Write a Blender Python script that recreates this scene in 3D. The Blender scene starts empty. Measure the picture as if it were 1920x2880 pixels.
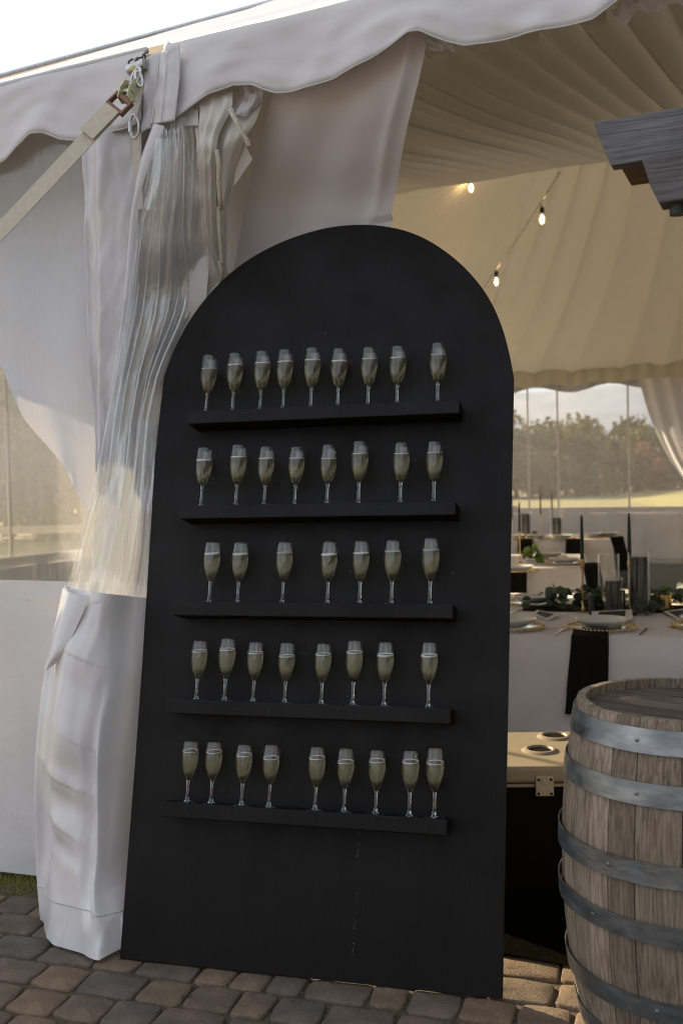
import bpy, bmesh, math, random
from mathutils import Vector, Matrix, noise
R = math.radians
random.seed(7)
S = bpy.context.scene
COL = S.collection

# ---------------------------------------------------------------- camera
cam_d = bpy.data.cameras.new('camera'); cam = bpy.data.objects.new('camera', cam_d); COL.objects.link(cam); S.camera = cam
pt, rl = math.atan(66/2287), R(1.3)
fw = Vector((0, math.cos(pt), -math.sin(pt))); u0 = Vector((0, math.sin(pt), math.cos(pt))); r0 = Vector((1, 0, 0))
rt = math.cos(rl)*r0 - math.sin(rl)*u0; up = math.cos(rl)*u0 + math.sin(rl)*r0
M = Matrix((rt, up, -fw)).transposed().to_4x4(); M.translation = (0, 0, 1.5)
cam.matrix_world = M
cam_d.sensor_fit = 'VERTICAL'; cam_d.sensor_height = 36; cam_d.sensor_width = 24; cam_d.lens = 35.0
cam_d.clip_start = .05; cam_d.clip_end = 9000
cam_d.dof.use_dof = True; cam_d.dof.focus_distance = 3.25; cam_d.dof.aperture_fstop = 3.2
# ---------------------------------------------------------------- light
TA = -R(24.7)
UX = Vector((math.cos(TA), math.sin(TA), 0)); VX = Vector((-math.sin(TA), math.cos(TA), 0)); T0 = Vector((0, 3.25, 0))
EL = R(21.5)
sl = (UX*-.94 + VX*.34).normalized()
SUN = Vector((sl.x*math.cos(EL), sl.y*math.cos(EL), math.sin(EL)))
w = bpy.data.worlds.new('World'); S.world = w; w.use_nodes = True
nt = w.node_tree; bg = nt.nodes['Background']
sky = nt.nodes.new('ShaderNodeTexSky'); sky.sky_type = 'NISHITA'; sky.sun_disc = False
sky.sun_elevation = EL; sky.sun_rotation = math.atan2(SUN.x, SUN.y)
sky.air_density = 1.0; sky.dust_density = 1.2; sky.ozone_density = 1.0
# thin even cloud veil over the whole sky
tc = nt.nodes.new('ShaderNodeTexCoord'); mp = nt.nodes.new('ShaderNodeMapping'); mp.inputs['Scale'].default_value = (1.2, 1.2, 5)
nz = nt.nodes.new('ShaderNodeTexNoise'); nz.inputs['Scale'].default_value = 1.6; nz.inputs['Detail'].default_value = 6
rp = nt.nodes.new('ShaderNodeValToRGB'); rp.color_ramp.elements[0].position = .35; rp.color_ramp.elements[1].position = .7
rp.color_ramp.elements[0].color = (.62, .62, .62, 1); rp.color_ramp.elements[1].color = (.95, .95, .95, 1)
mx = nt.nodes.new('ShaderNodeMix'); mx.data_type = 'RGBA'; mx.inputs['B'].default_value = (7.6, 7.75, 8.3, 1)
nt.links.new(tc.outputs['Generated'], mp.inputs['Vector']); nt.links.new(mp.outputs[0], nz.inputs['Vector'])
nt.links.new(nz.outputs['Fac'], rp.inputs[0]); nt.links.new(rp.outputs[0], mx.inputs['Factor'])
nt.links.new(sky.outputs[0], mx.inputs['A']); nt.links.new(mx.outputs['Result'], bg.inputs['Color'])
bg.inputs['Strength'].default_value = .05
sd = bpy.data.lights.new('sun', 'SUN'); sd.energy = 5.0; sd.angle = R(.6); sd.color = (1, .78, .50)
so = bpy.data.objects.new('sun', sd); COL.objects.link(so); so.rotation_euler = (-SUN).to_track_quat('-Z', 'Y').to_euler()
so.location = (-10, 10, 12)
S.view_settings.view_transform = 'Standard'; S.view_settings.look = 'None'; S.view_settings.gamma = 1
S.view_settings.exposure = 1.62
S.view_settings.use_curve_mapping = False
S.render.engine = 'CYCLES'
cy = S.cycles
cy.use_denoising = True; cy.filter_width = 1.15
try: cy.denoiser = 'OPENIMAGEDENOISE'
except Exception: pass
cy.max_bounces = 14; cy.diffuse_bounces = 5; cy.glossy_bounces = 6; cy.transmission_bounces = 12; cy.transparent_max_bounces = 40
cy.caustics_reflective = False; cy.caustics_refractive = True; cy.sample_clamp_indirect = 6; cy.blur_glossy = .5

# ---------------------------------------------------------------- materials
def nd(m, t, **kw):
    n = m.node_tree.nodes.new(t)
    for k, v in kw.items():
        if k.startswith('i_'): n.inputs[k[2:].replace('_', ' ')].default_value = v
        else: setattr(n, k, v)
    return n
def newmat(name):
    m = bpy.data.materials.new(name); m.use_nodes = True; m.node_tree.nodes.clear()
    o = nd(m, 'ShaderNodeOutputMaterial'); return m, o
def lk(m, a, b): m.node_tree.links.new(a, b)
def noise_node(m, scale, detail=4, stretch=None, coord='Object', rough=.55):
    t = nd(m, 'ShaderNodeTexCoord'); n = nd(m, 'ShaderNodeTexNoise'); n.inputs['Scale'].default_value = scale
    n.inputs['Detail'].default_value = detail; n.inputs['Roughness'].default_value = rough
    if stretch:
        mp = nd(m, 'ShaderNodeMapping'); mp.inputs['Scale'].default_value = stretch
        lk(m, t.outputs[coord], mp.inputs[0]); lk(m, mp.outputs[0], n.inputs['Vector'])
    else: lk(m, t.outputs[coord], n.inputs['Vector'])
    return n
def ramp(m, fac, stops):
    r = nd(m, 'ShaderNodeValToRGB'); e = r.color_ramp.elements
    while len(e) > 1: e.remove(e[-1])
    e[0].position = stops[0][0]; e[0].color = (*stops[0][1], 1)
    for p, c in stops[1:]:
        k = e.new(p); k.color = (*c, 1)
    lk(m, fac, r.inputs[0]); return r
def pbr(name, stops, scale=8, rough=.5, bump=0, bscale=60, stretch=None, bstretch=None, metal=0, spec=.5, trans=0, tcol=(.8, .75, .65), sheen=0, rvar=0, bd=.01, rnd=0, coord='Object', coat=0):
    """Principled with noise-driven colour, roughness variation and fine bump; trans mixes in a translucent lobe"""
    m, o = newmat(name)
    p = nd(m, 'ShaderNodeBsdfPrincipled'); p.inputs['Roughness'].default_value = rough; p.inputs['Metallic'].default_value = metal
    p.inputs['Specular IOR Level'].default_value = spec
    p.inputs['Coat Weight'].default_value = coat
    if not isinstance(stops[0], tuple) or not isinstance(stops[0][1], tuple): stops = [(0, tuple(stops)), (1, tuple(stops))]
    n = noise_node(m, scale, 6, stretch, coord)
    r = ramp(m, n.outputs['Fac'], stops); col = r.outputs[0]
    if rnd:
        oi = nd(m, 'ShaderNodeObjectInfo'); mr = nd(m, 'ShaderNodeMapRange'); mr.inputs['To Min'].default_value = 1-rnd; mr.inputs['To Max'].default_value = 1+rnd
        lk(m, oi.outputs['Random'], mr.inputs['Value'])
        vm = nd(m, 'ShaderNodeVectorMath', operation='SCALE'); lk(m, col, vm.inputs[0]); lk(m, mr.outputs[0], vm.inputs['Scale']); col = vm.outputs[0]
    lk(m, col, p.inputs['Base Color'])
    if rvar:
        n3 = noise_node(m, scale*1.7, 4, stretch, coord); mr = nd(m, 'ShaderNodeMapRange'); mr.inputs['From Min'].default_value = .3; mr.inputs['From Max'].default_value = .7
        mr.inputs['To Min'].default_value = rough-rvar; mr.inputs['To Max'].default_value = rough+rvar
        lk(m, n3.outputs['Fac'], mr.inputs['Value']); lk(m, mr.outputs[0], p.inputs['Roughness'])
    if bump:
        n2 = noise_node(m, bscale, 5, bstretch or stretch, coord); b = nd(m, 'ShaderNodeBump'); b.inputs['Strength'].default_value = bump; b.inputs['Distance'].default_value = bd
        lk(m, n2.outputs['Fac'], b.inputs['Height']); lk(m, b.outputs[0], p.inputs['Normal'])
    sh = p.outputs[0]
    if trans:
        tr = nd(m, 'ShaderNodeBsdfTranslucent'); tr.inputs['Color'].default_value = (*tcol, 1)
        mxs = nd(m, 'ShaderNodeMixShader'); mxs.inputs[0].default_value = trans
        lk(m, sh, mxs.inputs[1]); lk(m, tr.outputs[0], mxs.inputs[2]); sh = mxs.outputs[0]
    lk(m, sh, o.inputs['Surface']); return m
def vinyl_clear(name, haze=.05, rough=.05, tint=(.93, .95, .95), bump=.4, bscale=6, bstretch=(14, 14, .6), spec_f=1.45, hcol=(.8, .82, .86), bd=.01, streak=0):
    m, o = newmat(name)
    tr = nd(m, 'ShaderNodeBsdfTransparent'); tr.inputs[0].default_value = (*tint, 1)
    gl = nd(m, 'ShaderNodeBsdfGlossy'); gl.inputs['Roughness'].default_value = rough; gl.inputs['Color'].default_value = (1, 1, 1, 1)
    df = nd(m, 'ShaderNodeBsdfDiffuse'); df.inputs['Color'].default_value = (*hcol, 1)
    tl = nd(m, 'ShaderNodeBsdfTranslucent'); tl.inputs['Color'].default_value = (*hcol, 1)
    hz = nd(m, 'ShaderNodeMixShader'); hz.inputs[0].default_value = .5; lk(m, df.outputs[0], hz.inputs[1]); lk(m, tl.outputs[0], hz.inputs[2])
    n2 = noise_node(m, bscale, 5, bstretch); b = nd(m, 'ShaderNodeBump'); b.inputs['Strength'].default_value = bump; b.inputs['Distance'].default_value = bd
    lk(m, n2.outputs['Fac'], b.inputs['Height'])
    gm = nd(m, 'ShaderNodeNewGeometry'); dt = nd(m, 'ShaderNodeVectorMath', operation='DOT_PRODUCT'); lk(m, gm.outputs['Incoming'], dt.inputs[0]); lk(m, b.outputs[0], dt.inputs[1])
    ab = nd(m, 'ShaderNodeMath', operation='ABSOLUTE'); lk(m, dt.outputs['Value'], ab.inputs[0])
    om = nd(m, 'ShaderNodeMath', operation='SUBTRACT', use_clamp=True); om.inputs[0].default_value = 1; lk(m, ab.outputs[0], om.inputs[1])
    pw = nd(m, 'ShaderNodeMath', operation='POWER'); lk(m, om.outputs[0], pw.inputs[0]); pw.inputs[1].default_value = 4
    f0 = ((spec_f-1)/(spec_f+1))**2*2
    fr = nd(m, 'ShaderNodeMath', operation='MULTIPLY_ADD'); lk(m, pw.outputs[0], fr.inputs[0]); fr.inputs[1].default_value = .75; fr.inputs[2].default_value = f0
    lk(m, b.outputs[0], gl.inputs['Normal'])
    m1 = nd(m, 'ShaderNodeMixShader'); m1.inputs[0].default_value = haze
    if streak:
        ns = noise_node(m, 5, 5, (16, 16, .8)); rr = ramp(m, ns.outputs['Fac'], [(.45, (haze,)*3), (.62, (haze+streak,)*3)]); lk(m, rr.outputs[0], m1.inputs[0])
    lk(m, tr.outputs[0], m1.inputs[1]); lk(m, hz.outputs[0], m1.inputs[2])
    m2 = nd(m, 'ShaderNodeMixShader'); ml = nd(m, 'ShaderNodeMath', operation='MULTIPLY'); ml.inputs[1].default_value = 1.0; ml.use_clamp = True
    lk(m, fr.outputs[0], ml.inputs[0]); lk(m, ml.outputs[0], m2.inputs[0])
    lk(m, m1.outputs[0], m2.inputs[1]); lk(m, gl.outputs[0], m2.inputs[2]); lk(m, m2.outputs[0], o.inputs['Surface']); return m
def weave(name, col, scale, rough=.9, trans=.25, tcol=(.9, .85, .78), bump=.5):
    m, o = newmat(name)
    p = nd(m, 'ShaderNodeBsdfPrincipled'); p.inputs['Roughness'].default_value = rough; p.inputs['Specular IOR Level'].default_value = .15
    n = noise_node(m, 5, 4); r = ramp(m, n.outputs['Fac'], [(.3, tuple(c*.93 for c in col)), (.7, col)]); lk(m, r.outputs[0], p.inputs['Base Color'])
    na = noise_node(m, scale, 3, (1, 1, 9)); nb = noise_node(m, scale, 3, (7, 7, 1)); ad = nd(m, 'ShaderNodeMath', operation='ADD')
    lk(m, na.outputs['Fac'], ad.inputs[0]); lk(m, nb.outputs['Fac'], ad.inputs[1])
    b = nd(m, 'ShaderNodeBump'); b.inputs['Strength'].default_value = bump; b.inputs['Distance'].default_value = .004; lk(m, ad.outputs[0], b.inputs['Height']); lk(m, b.outputs[0], p.inputs['Normal'])
    tr = nd(m, 'ShaderNodeBsdfTranslucent'); tr.inputs['Color'].default_value = (*tcol, 1)
    mxs = nd(m, 'ShaderNodeMixShader'); mxs.inputs[0].default_value = trans
    lk(m, p.outputs[0], mxs.inputs[1]); lk(m, tr.outputs[0], mxs.inputs[2]); lk(m, mxs.outputs[0], o.inputs['Surface']); return m
def glassmat(name, col=(1, 1, 1), ior=1.45, rough=0):
    m, o = newmat(name)
    p = nd(m, 'ShaderNodeBsdfPrincipled'); p.inputs['Base Color'].default_value = (*col, 1); p.inputs['Roughness'].default_value = rough
    p.inputs['IOR'].default_value = ior; p.inputs['Transmission Weight'].default_value = 1
    lk(m, p.outputs[0], o.inputs['Surface']); return m
def emit(name, col, st):
    m, o = newmat(name); e = nd(m, 'ShaderNodeEmission'); e.inputs[0].default_value = (*col, 1); e.inputs[1].default_value = st
    lk(m, e.outputs[0], o.inputs['Surface']); return m

MT = {}
MT['vinyl'] = pbr('white_vinyl', [(.3, (.57, .565, .59)), (.7, (.645, .64, .665))], 3, .38, .25, 14, spec=.5, trans=.03, tcol=(.9, .8, .62), rvar=.08, bd=.01)
MT['vinyl_gloss'] = pbr('glossy_white_vinyl', [(.3, (.64, .64, .66)), (.7, (.71, .71, .73))], 3, .22, .35, 9, spec=.6, trans=0, tcol=(.9, .8, .65), rvar=.06, bd=.012)
MT['vinyl_beige'] = pbr('beige_vinyl', [(.3, (.60, .58, .55)), (.7, (.68, .66, .62))], 4, .42, .3, 16, spec=.4, trans=.06, rvar=.08)
MT['roof'] = pbr('roof_vinyl', [(.3, (.66, .66, .67)), (.7, (.74, .74, .74))], 2, .35, .1, 8, trans=.11, tcol=(.9, .87, .82), rvar=.06)
MT['liner'] = weave('ceiling_liner_fabric', (.70, .665, .60), 260, trans=.33, tcol=(.82, .77, .69), bump=.15)
MT['sheer'] = weave('white_sheer_fabric', (.90, .875, .92), 150, trans=.12, tcol=(.92, .89, .93), bump=.7)
MT['drape'] = weave('white_drape_fabric', (.88, .865, .91), 190, trans=.14, tcol=(.90, .86, .88), bump=.35)
MT['linen'] = weave('linen', (.84, .80, .80), 300, trans=.05, bump=.2)
MT['napkin'] = weave('black_linen', (.012, .011, .010), 300, trans=.0, bump=.3)
MT['webbing'] = pbr('cream_webbing', [(.3, (.50, .45, .36)), (.7, (.60, .54, .44))], 60, .8, .6, 400, bstretch=(1, 1, 6), bd=.003)
MT['webbing_white'] = pbr('white_webbing', [(.3, (.6, .57, .51)), (.7, (.68, .64, .58))], 60, .8, .5, 400, bd=.003)
MT['steel'] = pbr('zinc_steel', [(.3, (.42, .43, .44)), (.7, (.6, .6, .6))], 30, .3, .2, 80, metal=1, rvar=.1)
MT['brass_zinc'] = pbr('yellow_zinc', [(.3, (.42, .5, .3)), (.55, (.6, .55, .3)), (.75, (.35, .5, .45))], 30, .35, .2, 80, metal=.8, rvar=.1)
MT['rust'] = pbr('rusty_buckle', [(.3, (.16, .08, .05)), (.7, (.26, .15, .1))], 50, .55, .4, 90, metal=.5)
MT['rope'] = pbr('cotton_rope', [(.3, (.5, .46, .38)), (.7, (.64, .6, .52))], 80, .85, .5, 300)
MT['clear'] = vinyl_clear('clear_vinyl_window', .05, .05, streak=.06, bump=.3)
MT['clear_roll'] = vinyl_clear('clear_vinyl_roll', .10, .03, (.975, .985, .99), .06, 6, (12, 12, .5), 2.1, (.9, .94, .99))
MT['clear_far'] = vinyl_clear('clear_vinyl_far_window', .13, .08, bump=.15, hcol=(.80, .78, .76))
MT['clear_fold'] = vinyl_clear('clear_vinyl_folded', .15, .05, (.98, .985, .99), .45, 5, (11, 11, .45), 1.8, (.92, .95, .99))
MT['black'] = pbr('matt_black_paint', [(.3, (.0030, .0030, .0034)), (.72, (.0062, .0058, .0060))], 3, .50, .6, 30, (1, 1, 1), (9, 9, .35), spec=.20, rvar=.12, bd=.004)
MT['black_edge'] = pbr('black_painted_edge', (.012, .012, .013), 4, .6, .2)
MT['screw'] = pbr('black_screw', (.004, .004, .004), 4, .45, .2)
MT['splash'] = pbr('dried_splash', (.35, .34, .32), 40, .4)
MT['glass'] = glassmat('flute_glass', (.985, .99, .99), 1.5)
MT['wine'] = glassmat('champagne_liquid', (.80, .77, .52), 1.33, .22)
MT['foam'] = pbr('champagne_foam', [(.35, (.84, .83, .76)), (.7, (.92, .91, .87))], 400, .6, .3, 900)
MT['hoop'] = pbr('galvanised_hoop', [(.25, (.13, .148, .162)), (.5, (.24, .262, .28)), (.75, (.37, .385, .39))], 9, .42, .3, 30, stretch=(1, 1, 2.2), metal=.85, rvar=.14, bd=.004, rnd=.12)
MT['gold'] = pbr('gold_metal', [(.3, (.62, .42, .14)), (.7, (.78, .56, .22))], 20, .22, 0, metal=1)
MT['candle'] = pbr('black_wax', (.014, .012, .011), 4, .45)
MT['china'] = pbr('white_china', (.72, .73, .70), 4, .18, coat=.3)
MT['paper'] = pbr('white_card', (.78, .76, .75), 4, .8)
MT['print'] = pbr('black_print', (.02, .02, .02), 4, .7)
MT['tglass'] = vinyl_clear('thin_glass', .02, .02, (.985, .985, .98), 0, 5, None, 1.25, (.8, .8, .8))
MT['leaf'] = pbr('eucalyptus_leaf', [(.3, (.055, .085, .06)), (.7, (.11, .15, .11))], 20, .55, trans=.1, tcol=(.2, .3, .1), rnd=.35)
MT['leaf_bright'] = pbr('fresh_leaf', [(.3, (.12, .2, .03)), (.7, (.2, .3, .06))], 20, .5, trans=.3, tcol=(.4, .5, .1), rnd=.3)
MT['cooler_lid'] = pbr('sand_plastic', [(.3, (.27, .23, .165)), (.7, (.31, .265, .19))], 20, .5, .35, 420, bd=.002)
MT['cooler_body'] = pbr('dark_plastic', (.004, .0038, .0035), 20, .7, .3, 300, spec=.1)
MT['latch'] = pbr('tan_latch', (.42, .37, .27), 20, .45, .2)
MT['tote'] = pbr('frosted_tote_plastic', (.6, .63, .64), 8, .35, trans=.3, tcol=(.8, .85, .85))
MT['bark'] = pbr('bark', [(.3, (.06, .05, .04)), (.7, (.14, .12, .1))], 12, .9, .6, 30)
def leafmat(name, a, b, t): return pbr(name, [(.3, a), (.7, b)], .6, .7, trans=.14, tcol=t, rnd=.25)
MT['crown_dark'] = leafmat('dark_foliage', (.035, .045, .022), (.075, .085, .035), (.12, .12, .03))
MT['crown_gold'] = leafmat('golden_foliage', (.075, .08, .03), (.13, .125, .045), (.25, .22, .06))
MT['crown_red'] = leafmat('reddish_foliage', (.12, .055, .04), (.2, .1, .075), (.3, .1, .05))
MT['fence_wood'] = pbr('fence_wood', [(.3, (.2, .16, .12)), (.7, (.33, .28, .22))], 6, .8, .3)
MT['barnw'] = pbr('dark_barn_wood', [(.3, (.05, .045, .042)), (.7, (.10, .09, .085))], 3, .8, .3)
MT['gravel'] = pbr('grey_gravel', [(.3, (.13, .128, .13)), (.7, (.22, .218, .22))], 40, .95, .6, 120)
MT['slope'] = pbr('dry_grass_slope', [(.3, (.20, .175, .05)), (.7, (.30, .25, .08))], .5, .95, .3, 6, bd=.05)
MT['hem'] = pbr('stitched_hem', (.52, .51, .5), 30, .6, .3, 300)
def bulb_glass():
    return vinyl_clear('bulb_glass', .03, .03, (1, .93, .8), 0, 5, None, 1.45)
MT['bulb'] = bulb_glass()
MT['filament'] = emit('lit_filament', (1, .72, .32), 26)
MT['socket'] = pbr('black_socket', (.012, .012, .012), 4, .5)
# wood with grain along local X (beam), along Z (staves), along Y (head)
def wood(name, dark, mid, light, gstretch, scale=5, rnd=.18, bump=.6, rough=.75, stain=None):
    m, o = newmat(name)
    p = nd(m, 'ShaderNodeBsdfPrincipled'); p.inputs['Roughness'].default_value = rough; p.inputs['Specular IOR Level'].default_value = .3
    t = nd(m, 'ShaderNodeTexCoord'); oi = nd(m, 'ShaderNodeObjectInfo'); vm = nd(m, 'ShaderNodeVectorMath', operation='MULTIPLY_ADD')
    cmb = nd(m, 'ShaderNodeCombineXYZ')
    for k in range(3): lk(m, oi.outputs['Random'], cmb.inputs[k])
    vm.inputs[1].default_value = (23, 31, 17); lk(m, cmb.outputs[0], vm.inputs[0]); lk(m, t.outputs['Object'], vm.inputs[2])
    mp = nd(m, 'ShaderNodeMapping'); mp.inputs['Scale'].default_value = gstretch; lk(m, vm.outputs[0], mp.inputs[0])
    n = nd(m, 'ShaderNodeTexNoise'); n.inputs['Scale'].default_value = scale; n.inputs['Detail'].default_value = 9; n.inputs['Roughness'].default_value = .68; n.inputs['Distortion'].default_value = .35; lk(m, mp.outputs[0], n.inputs['Vector'])
    r = ramp(m, n.outputs['Fac'], [(.28, dark), (.46, mid), (.62, light), (.78, mid)])
    nb = nd(m, 'ShaderNodeTexNoise'); nb.inputs['Scale'].default_value = 5; nb.inputs['Detail'].default_value = 5; lk(m, vm.outputs[0], nb.inputs['Vector'])
    r2 = ramp(m, nb.outputs['Fac'], [(.32, stain or (.5, .5, .52)), (.6, (1, 1, 1))])
    mxc = nd(m, 'ShaderNodeMix', data_type='RGBA', blend_type='MULTIPLY'); mxc.inputs['Factor'].default_value = .75
    lk(m, r.outputs[0], mxc.inputs['A']); lk(m, r2.outputs[0], mxc.inputs['B'])
    mr = nd(m, 'ShaderNodeMapRange'); mr.inputs['To Min'].default_value = 1-rnd; mr.inputs['To Max'].default_value = 1+rnd; lk(m, oi.outputs['Random'], mr.inputs['Value'])
    v2 = nd(m, 'ShaderNodeVectorMath', operation='SCALE'); lk(m, mxc.outputs['Result'], v2.inputs[0]); lk(m, mr.outputs[0], v2.inputs['Scale']); lk(m, v2.outputs[0], p.inputs['Base Color'])
    b = nd(m, 'ShaderNodeBump'); b.inputs['Strength'].default_value = bump; b.inputs['Distance'].default_value = .004; lk(m, n.outputs['Fac'], b.inputs['Height']); lk(m, b.outputs[0], p.inputs['Normal'])
    lk(m, p.outputs[0], o.inputs['Surface']); return m
MT['stave'] = wood('weathered_oak_stave', (.095, .070, .048), (.235, .185, .135), (.37, .31, .24), (34, 34, 1.5), 4, .20, stain=(.62, .58, .54))
MT['head'] = wood('weathered_oak_head', (.045, .036, .030), (.10, .082, .068), (.16, .138, .115), (16, 1.1, 16), 4, .15)
MT['beamw'] = wood('grey_weathered_timber', (.065, .065, .07), (.14, .14, .148), (.22, .22, .23), (1.2, 22, 30), 5, .1, 1.0, stain=(.65, .62, .6))
MT['rail'] = wood('brown_timber', (.12, .07, .035), (.22, .13, .06), (.3, .19, .1), (1, 9, 12), 5)
def pavermat():
    m, o = newmat('concrete_paver'); p = nd(m, 'ShaderNodeBsdfPrincipled'); p.inputs['Roughness'].default_value = .85; p.inputs['Specular IOR Level'].default_value = .3
    oi = nd(m, 'ShaderNodeObjectInfo')
    r = ramp(m, oi.outputs['Random'], [(0, (.22, .162, .112)), (.25, (.165, .13, .098)), (.45, (.235, .17, .115)), (.62, (.175, .137, .10)), (.8, (.13, .115, .10)), (1, (.22, .165, .115))])
    r.color_ramp.interpolation = 'LINEAR'
    n = noise_node(m, 9, 7, coord='Object'); r2 = ramp(m, n.outputs['Fac'], [(.3, (.62, .62, .64)), (.7, (1.15, 1.12, 1.08))])
    n3 = noise_node(m, 260, 3); r3 = ramp(m, n3.outputs['Fac'], [(.35, (.62, .62, .62)), (.6, (1.2, 1.2, 1.2))])
    a = nd(m, 'ShaderNodeMix', data_type='RGBA', blend_type='MULTIPLY'); a.inputs['Factor'].default_value = 1; lk(m, r.outputs[0], a.inputs['A']); lk(m, r2.outputs[0], a.inputs['B'])
    c = nd(m, 'ShaderNodeMix', data_type='RGBA', blend_type='MULTIPLY'); c.inputs['Factor'].default_value = .8; lk(m, a.outputs['Result'], c.inputs['A']); lk(m, r3.outputs[0], c.inputs['B'])
    # a few round dark spots (dried drips)
    v = nd(m, 'ShaderNodeTexVoronoi'); v.inputs['Scale'].default_value = 3.2; tcx = nd(m, 'ShaderNodeTexCoord'); gm = nd(m, 'ShaderNodeNewGeometry'); lk(m, gm.outputs['Position'], v.inputs['Vector'])
    r4 = ramp(m, v.outputs['Distance'], [(.05, (.5, .48, .46)), (.075, (1, 1, 1))])
    d = nd(m, 'ShaderNodeMix', data_type='RGBA', blend_type='MULTIPLY'); d.inputs['Factor'].default_value = .8; lk(m, c.outputs['Result'], d.inputs['A']); lk(m, r4.outputs[0], d.inputs['B'])
    lk(m, d.outputs['Result'], p.inputs['Base Color'])
    b = nd(m, 'ShaderNodeBump'); b.inputs['Strength'].default_value = 1.0; b.inputs['Distance'].default_value = .007
    nb = noise_node(m, 110, 8, rough=.7); lk(m, nb.outputs['Fac'], b.inputs['Height']); lk(m, b.outputs[0], p.inputs['Normal'])
    lk(m, p.outputs[0], o.inputs['Surface']); return m
MT['paver'] = pavermat()
MT['joint'] = pbr('joint_sand', [(.3, (.04, .03, .02)), (.7, (.12, .095, .065))], 60, .95, .8, 200)
MT['turf'] = pbr('dark_turf', [(.3, (.003, .003, .0025)), (.7, (.010, .009, .006))], 90, .95, 1, 300, bd=.01, spec=0)
MT['floor'] = pbr('tent_floor_turf', [(.3, (.04, .045, .03)), (.7, (.075, .08, .055))], 30, .95, .5, 200, bd=.01)
MT['soil'] = pbr('soil', [(.3, (.04, .03, .02)), (.7, (.09, .07, .045))], 30, .95, .8, 90, bd=.02)
MT['lawn'] = pbr('meadow', [(.3, (.15, .135, .05)), (.7, (.24, .205, .08))], .8, .95, .4, 8, bd=.05)
MT['grass'] = pbr('grass_blade', [(.3, (.13, .12, .03)), (.7, (.26, .23, .08))], 3, .6, trans=.35, tcol=(.4, .42, .08))
MT['hill'] = pbr('distant_hill', [(.3, (.24, .27, .32)), (.7, (.33, .35, .40))], .01, 1)  # pale blue-grey puts the air haze into the hill colour
MT['sticker'] = pbr('yellow_sticker', (.5, .5, .1), 5, .5)

# ---------------------------------------------------------------- mesh helpers
class MB:
    def __init__(s): s.v = []; s.f = []
    def add(s, vs, fs):
        o = len(s.v); s.v += [tuple(v) for v in vs]; s.f += [tuple(i+o for i in f) for f in fs]; return s
    def box(s, x0, x1, y0, y1, z0, z1, mat=None):
        vs = [Vector(p) for p in ((x0, y0, z0), (x1, y0, z0), (x1, y1, z0), (x0, y1, z0), (x0, y0, z1), (x1, y0, z1), (x1, y1, z1), (x0, y1, z1))]
        if mat: vs = [mat @ v for v in vs]
        return s.add(vs, [(0, 3, 2, 1), (4, 5, 6, 7), (0, 1, 5, 4), (1, 2, 6, 5), (2, 3, 7, 6), (3, 0, 4, 7)])
    def prism(s, poly, h0, h1, axis='y'):
        n = len(poly)
        def P(a, b, h): return (a, h, b) if axis == 'y' else ((a, b, h) if axis == 'z' else (h, a, b))
        vs = [P(a, b, h0) for a, b in poly]+[P(a, b, h1) for a, b in poly]
        return s.add(vs, [tuple(range(n)), tuple(range(2*n-1, n-1, -1))]+[(i, i+n, (i+1) % n+n, (i+1) % n) for i in range(n)])
    def lathe(s, prof, n=24, mat=None, close=False, facet=None):
        vs = []; fs = []
        for (r, z) in prof:
            for k in range(n):
                a = 2*math.pi*k/n; v = Vector((r*math.cos(a), r*math.sin(a), z)); vs.append(mat @ v if mat else v)
        m = len(prof)
        for i in range(m-1 if not close else m):
            j = (i+1) % m
            for k in range(n): fs.append((i*n+k, i*n+(k+1) % n, j*n+(k+1) % n, j*n+k))
        return s.add(vs, fs)
    def tube(s, pts, r, n=8, cap=True, flat=None):
        pts = [Vector(p) for p in pts]; vs = []; fs = []; m = len(pts)
        ref = None
        for i, p in enumerate(pts):
            t = (pts[min(i+1, m-1)]-pts[max(i-1, 0)]).normalized()
            if ref is None:
                ref = Vector((0, 0, 1)) if abs(t.z) < .9 else Vector((1, 0, 0))
            a = (ref - t*ref.dot(t)).normalized(); b = t.cross(a); ref = a
            rr = r[i] if isinstance(r, (list, tuple)) else r
            for k in range(n):
                q = 2*math.pi*k/n; vs.append(p+a*rr*math.cos(q)+b*rr*math.sin(q))
        for i in range(m-1):
            for k in range(n): fs.append((i*n+k, i*n+(k+1) % n, (i+1)*n+(k+1) % n, (i+1)*n+k))
        if cap: fs.append(tuple(range(n-1, -1, -1))); fs.append(tuple((m-1)*n+k for k in range(n)))
        return s.add(vs, fs)
    def mesh(s, name, smooth=False, angle=None, merge=False):
        me = bpy.data.meshes.new(name); me.from_pydata(s.v, [], s.f)
        bm = bmesh.new(); bm.from_mesh(me)
        if merge: bmesh.ops.remove_doubles(bm, verts=bm.verts, dist=1e-5)
        bmesh.ops.recalc_face_normals(bm, faces=bm.faces)
        bm.to_mesh(me); bm.free()
        if smooth:
            me.polygons.foreach_set('use_smooth', [True]*len(me.polygons))
            if angle:
                try: me.set_sharp_from_angle(angle=angle)
                except Exception: pass
        me.update(); return me
def link(name, me, m, parent=None, label=None):
    o = bpy.data.objects.new(name, me); COL.objects.link(o)
    if m is not None and not me.materials: me.materials.append(m)
    if parent is not None: o.parent = parent
    if label: o['label'] = label
    return o
def bevel(o, wd=.002, seg=2):
    b = o.modifiers.new('bevel', 'BEVEL'); b.width = wd; b.segments = seg; b.limit_method = 'ANGLE'; b.angle_limit = R(40); return o
def thing(name, label, cat, loc=(0, 0, 0), rz=0, group=None, mat=None):
    o = bpy.data.objects.new(name, None); COL.objects.link(o); o.empty_display_size = .1
    if mat is not None: o.matrix_world = mat
    else: o.location = loc; o.rotation_euler = (0, 0, rz)
    o['label'] = label; o['category'] = cat
    if group: o['group'] = group
    return o
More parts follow.
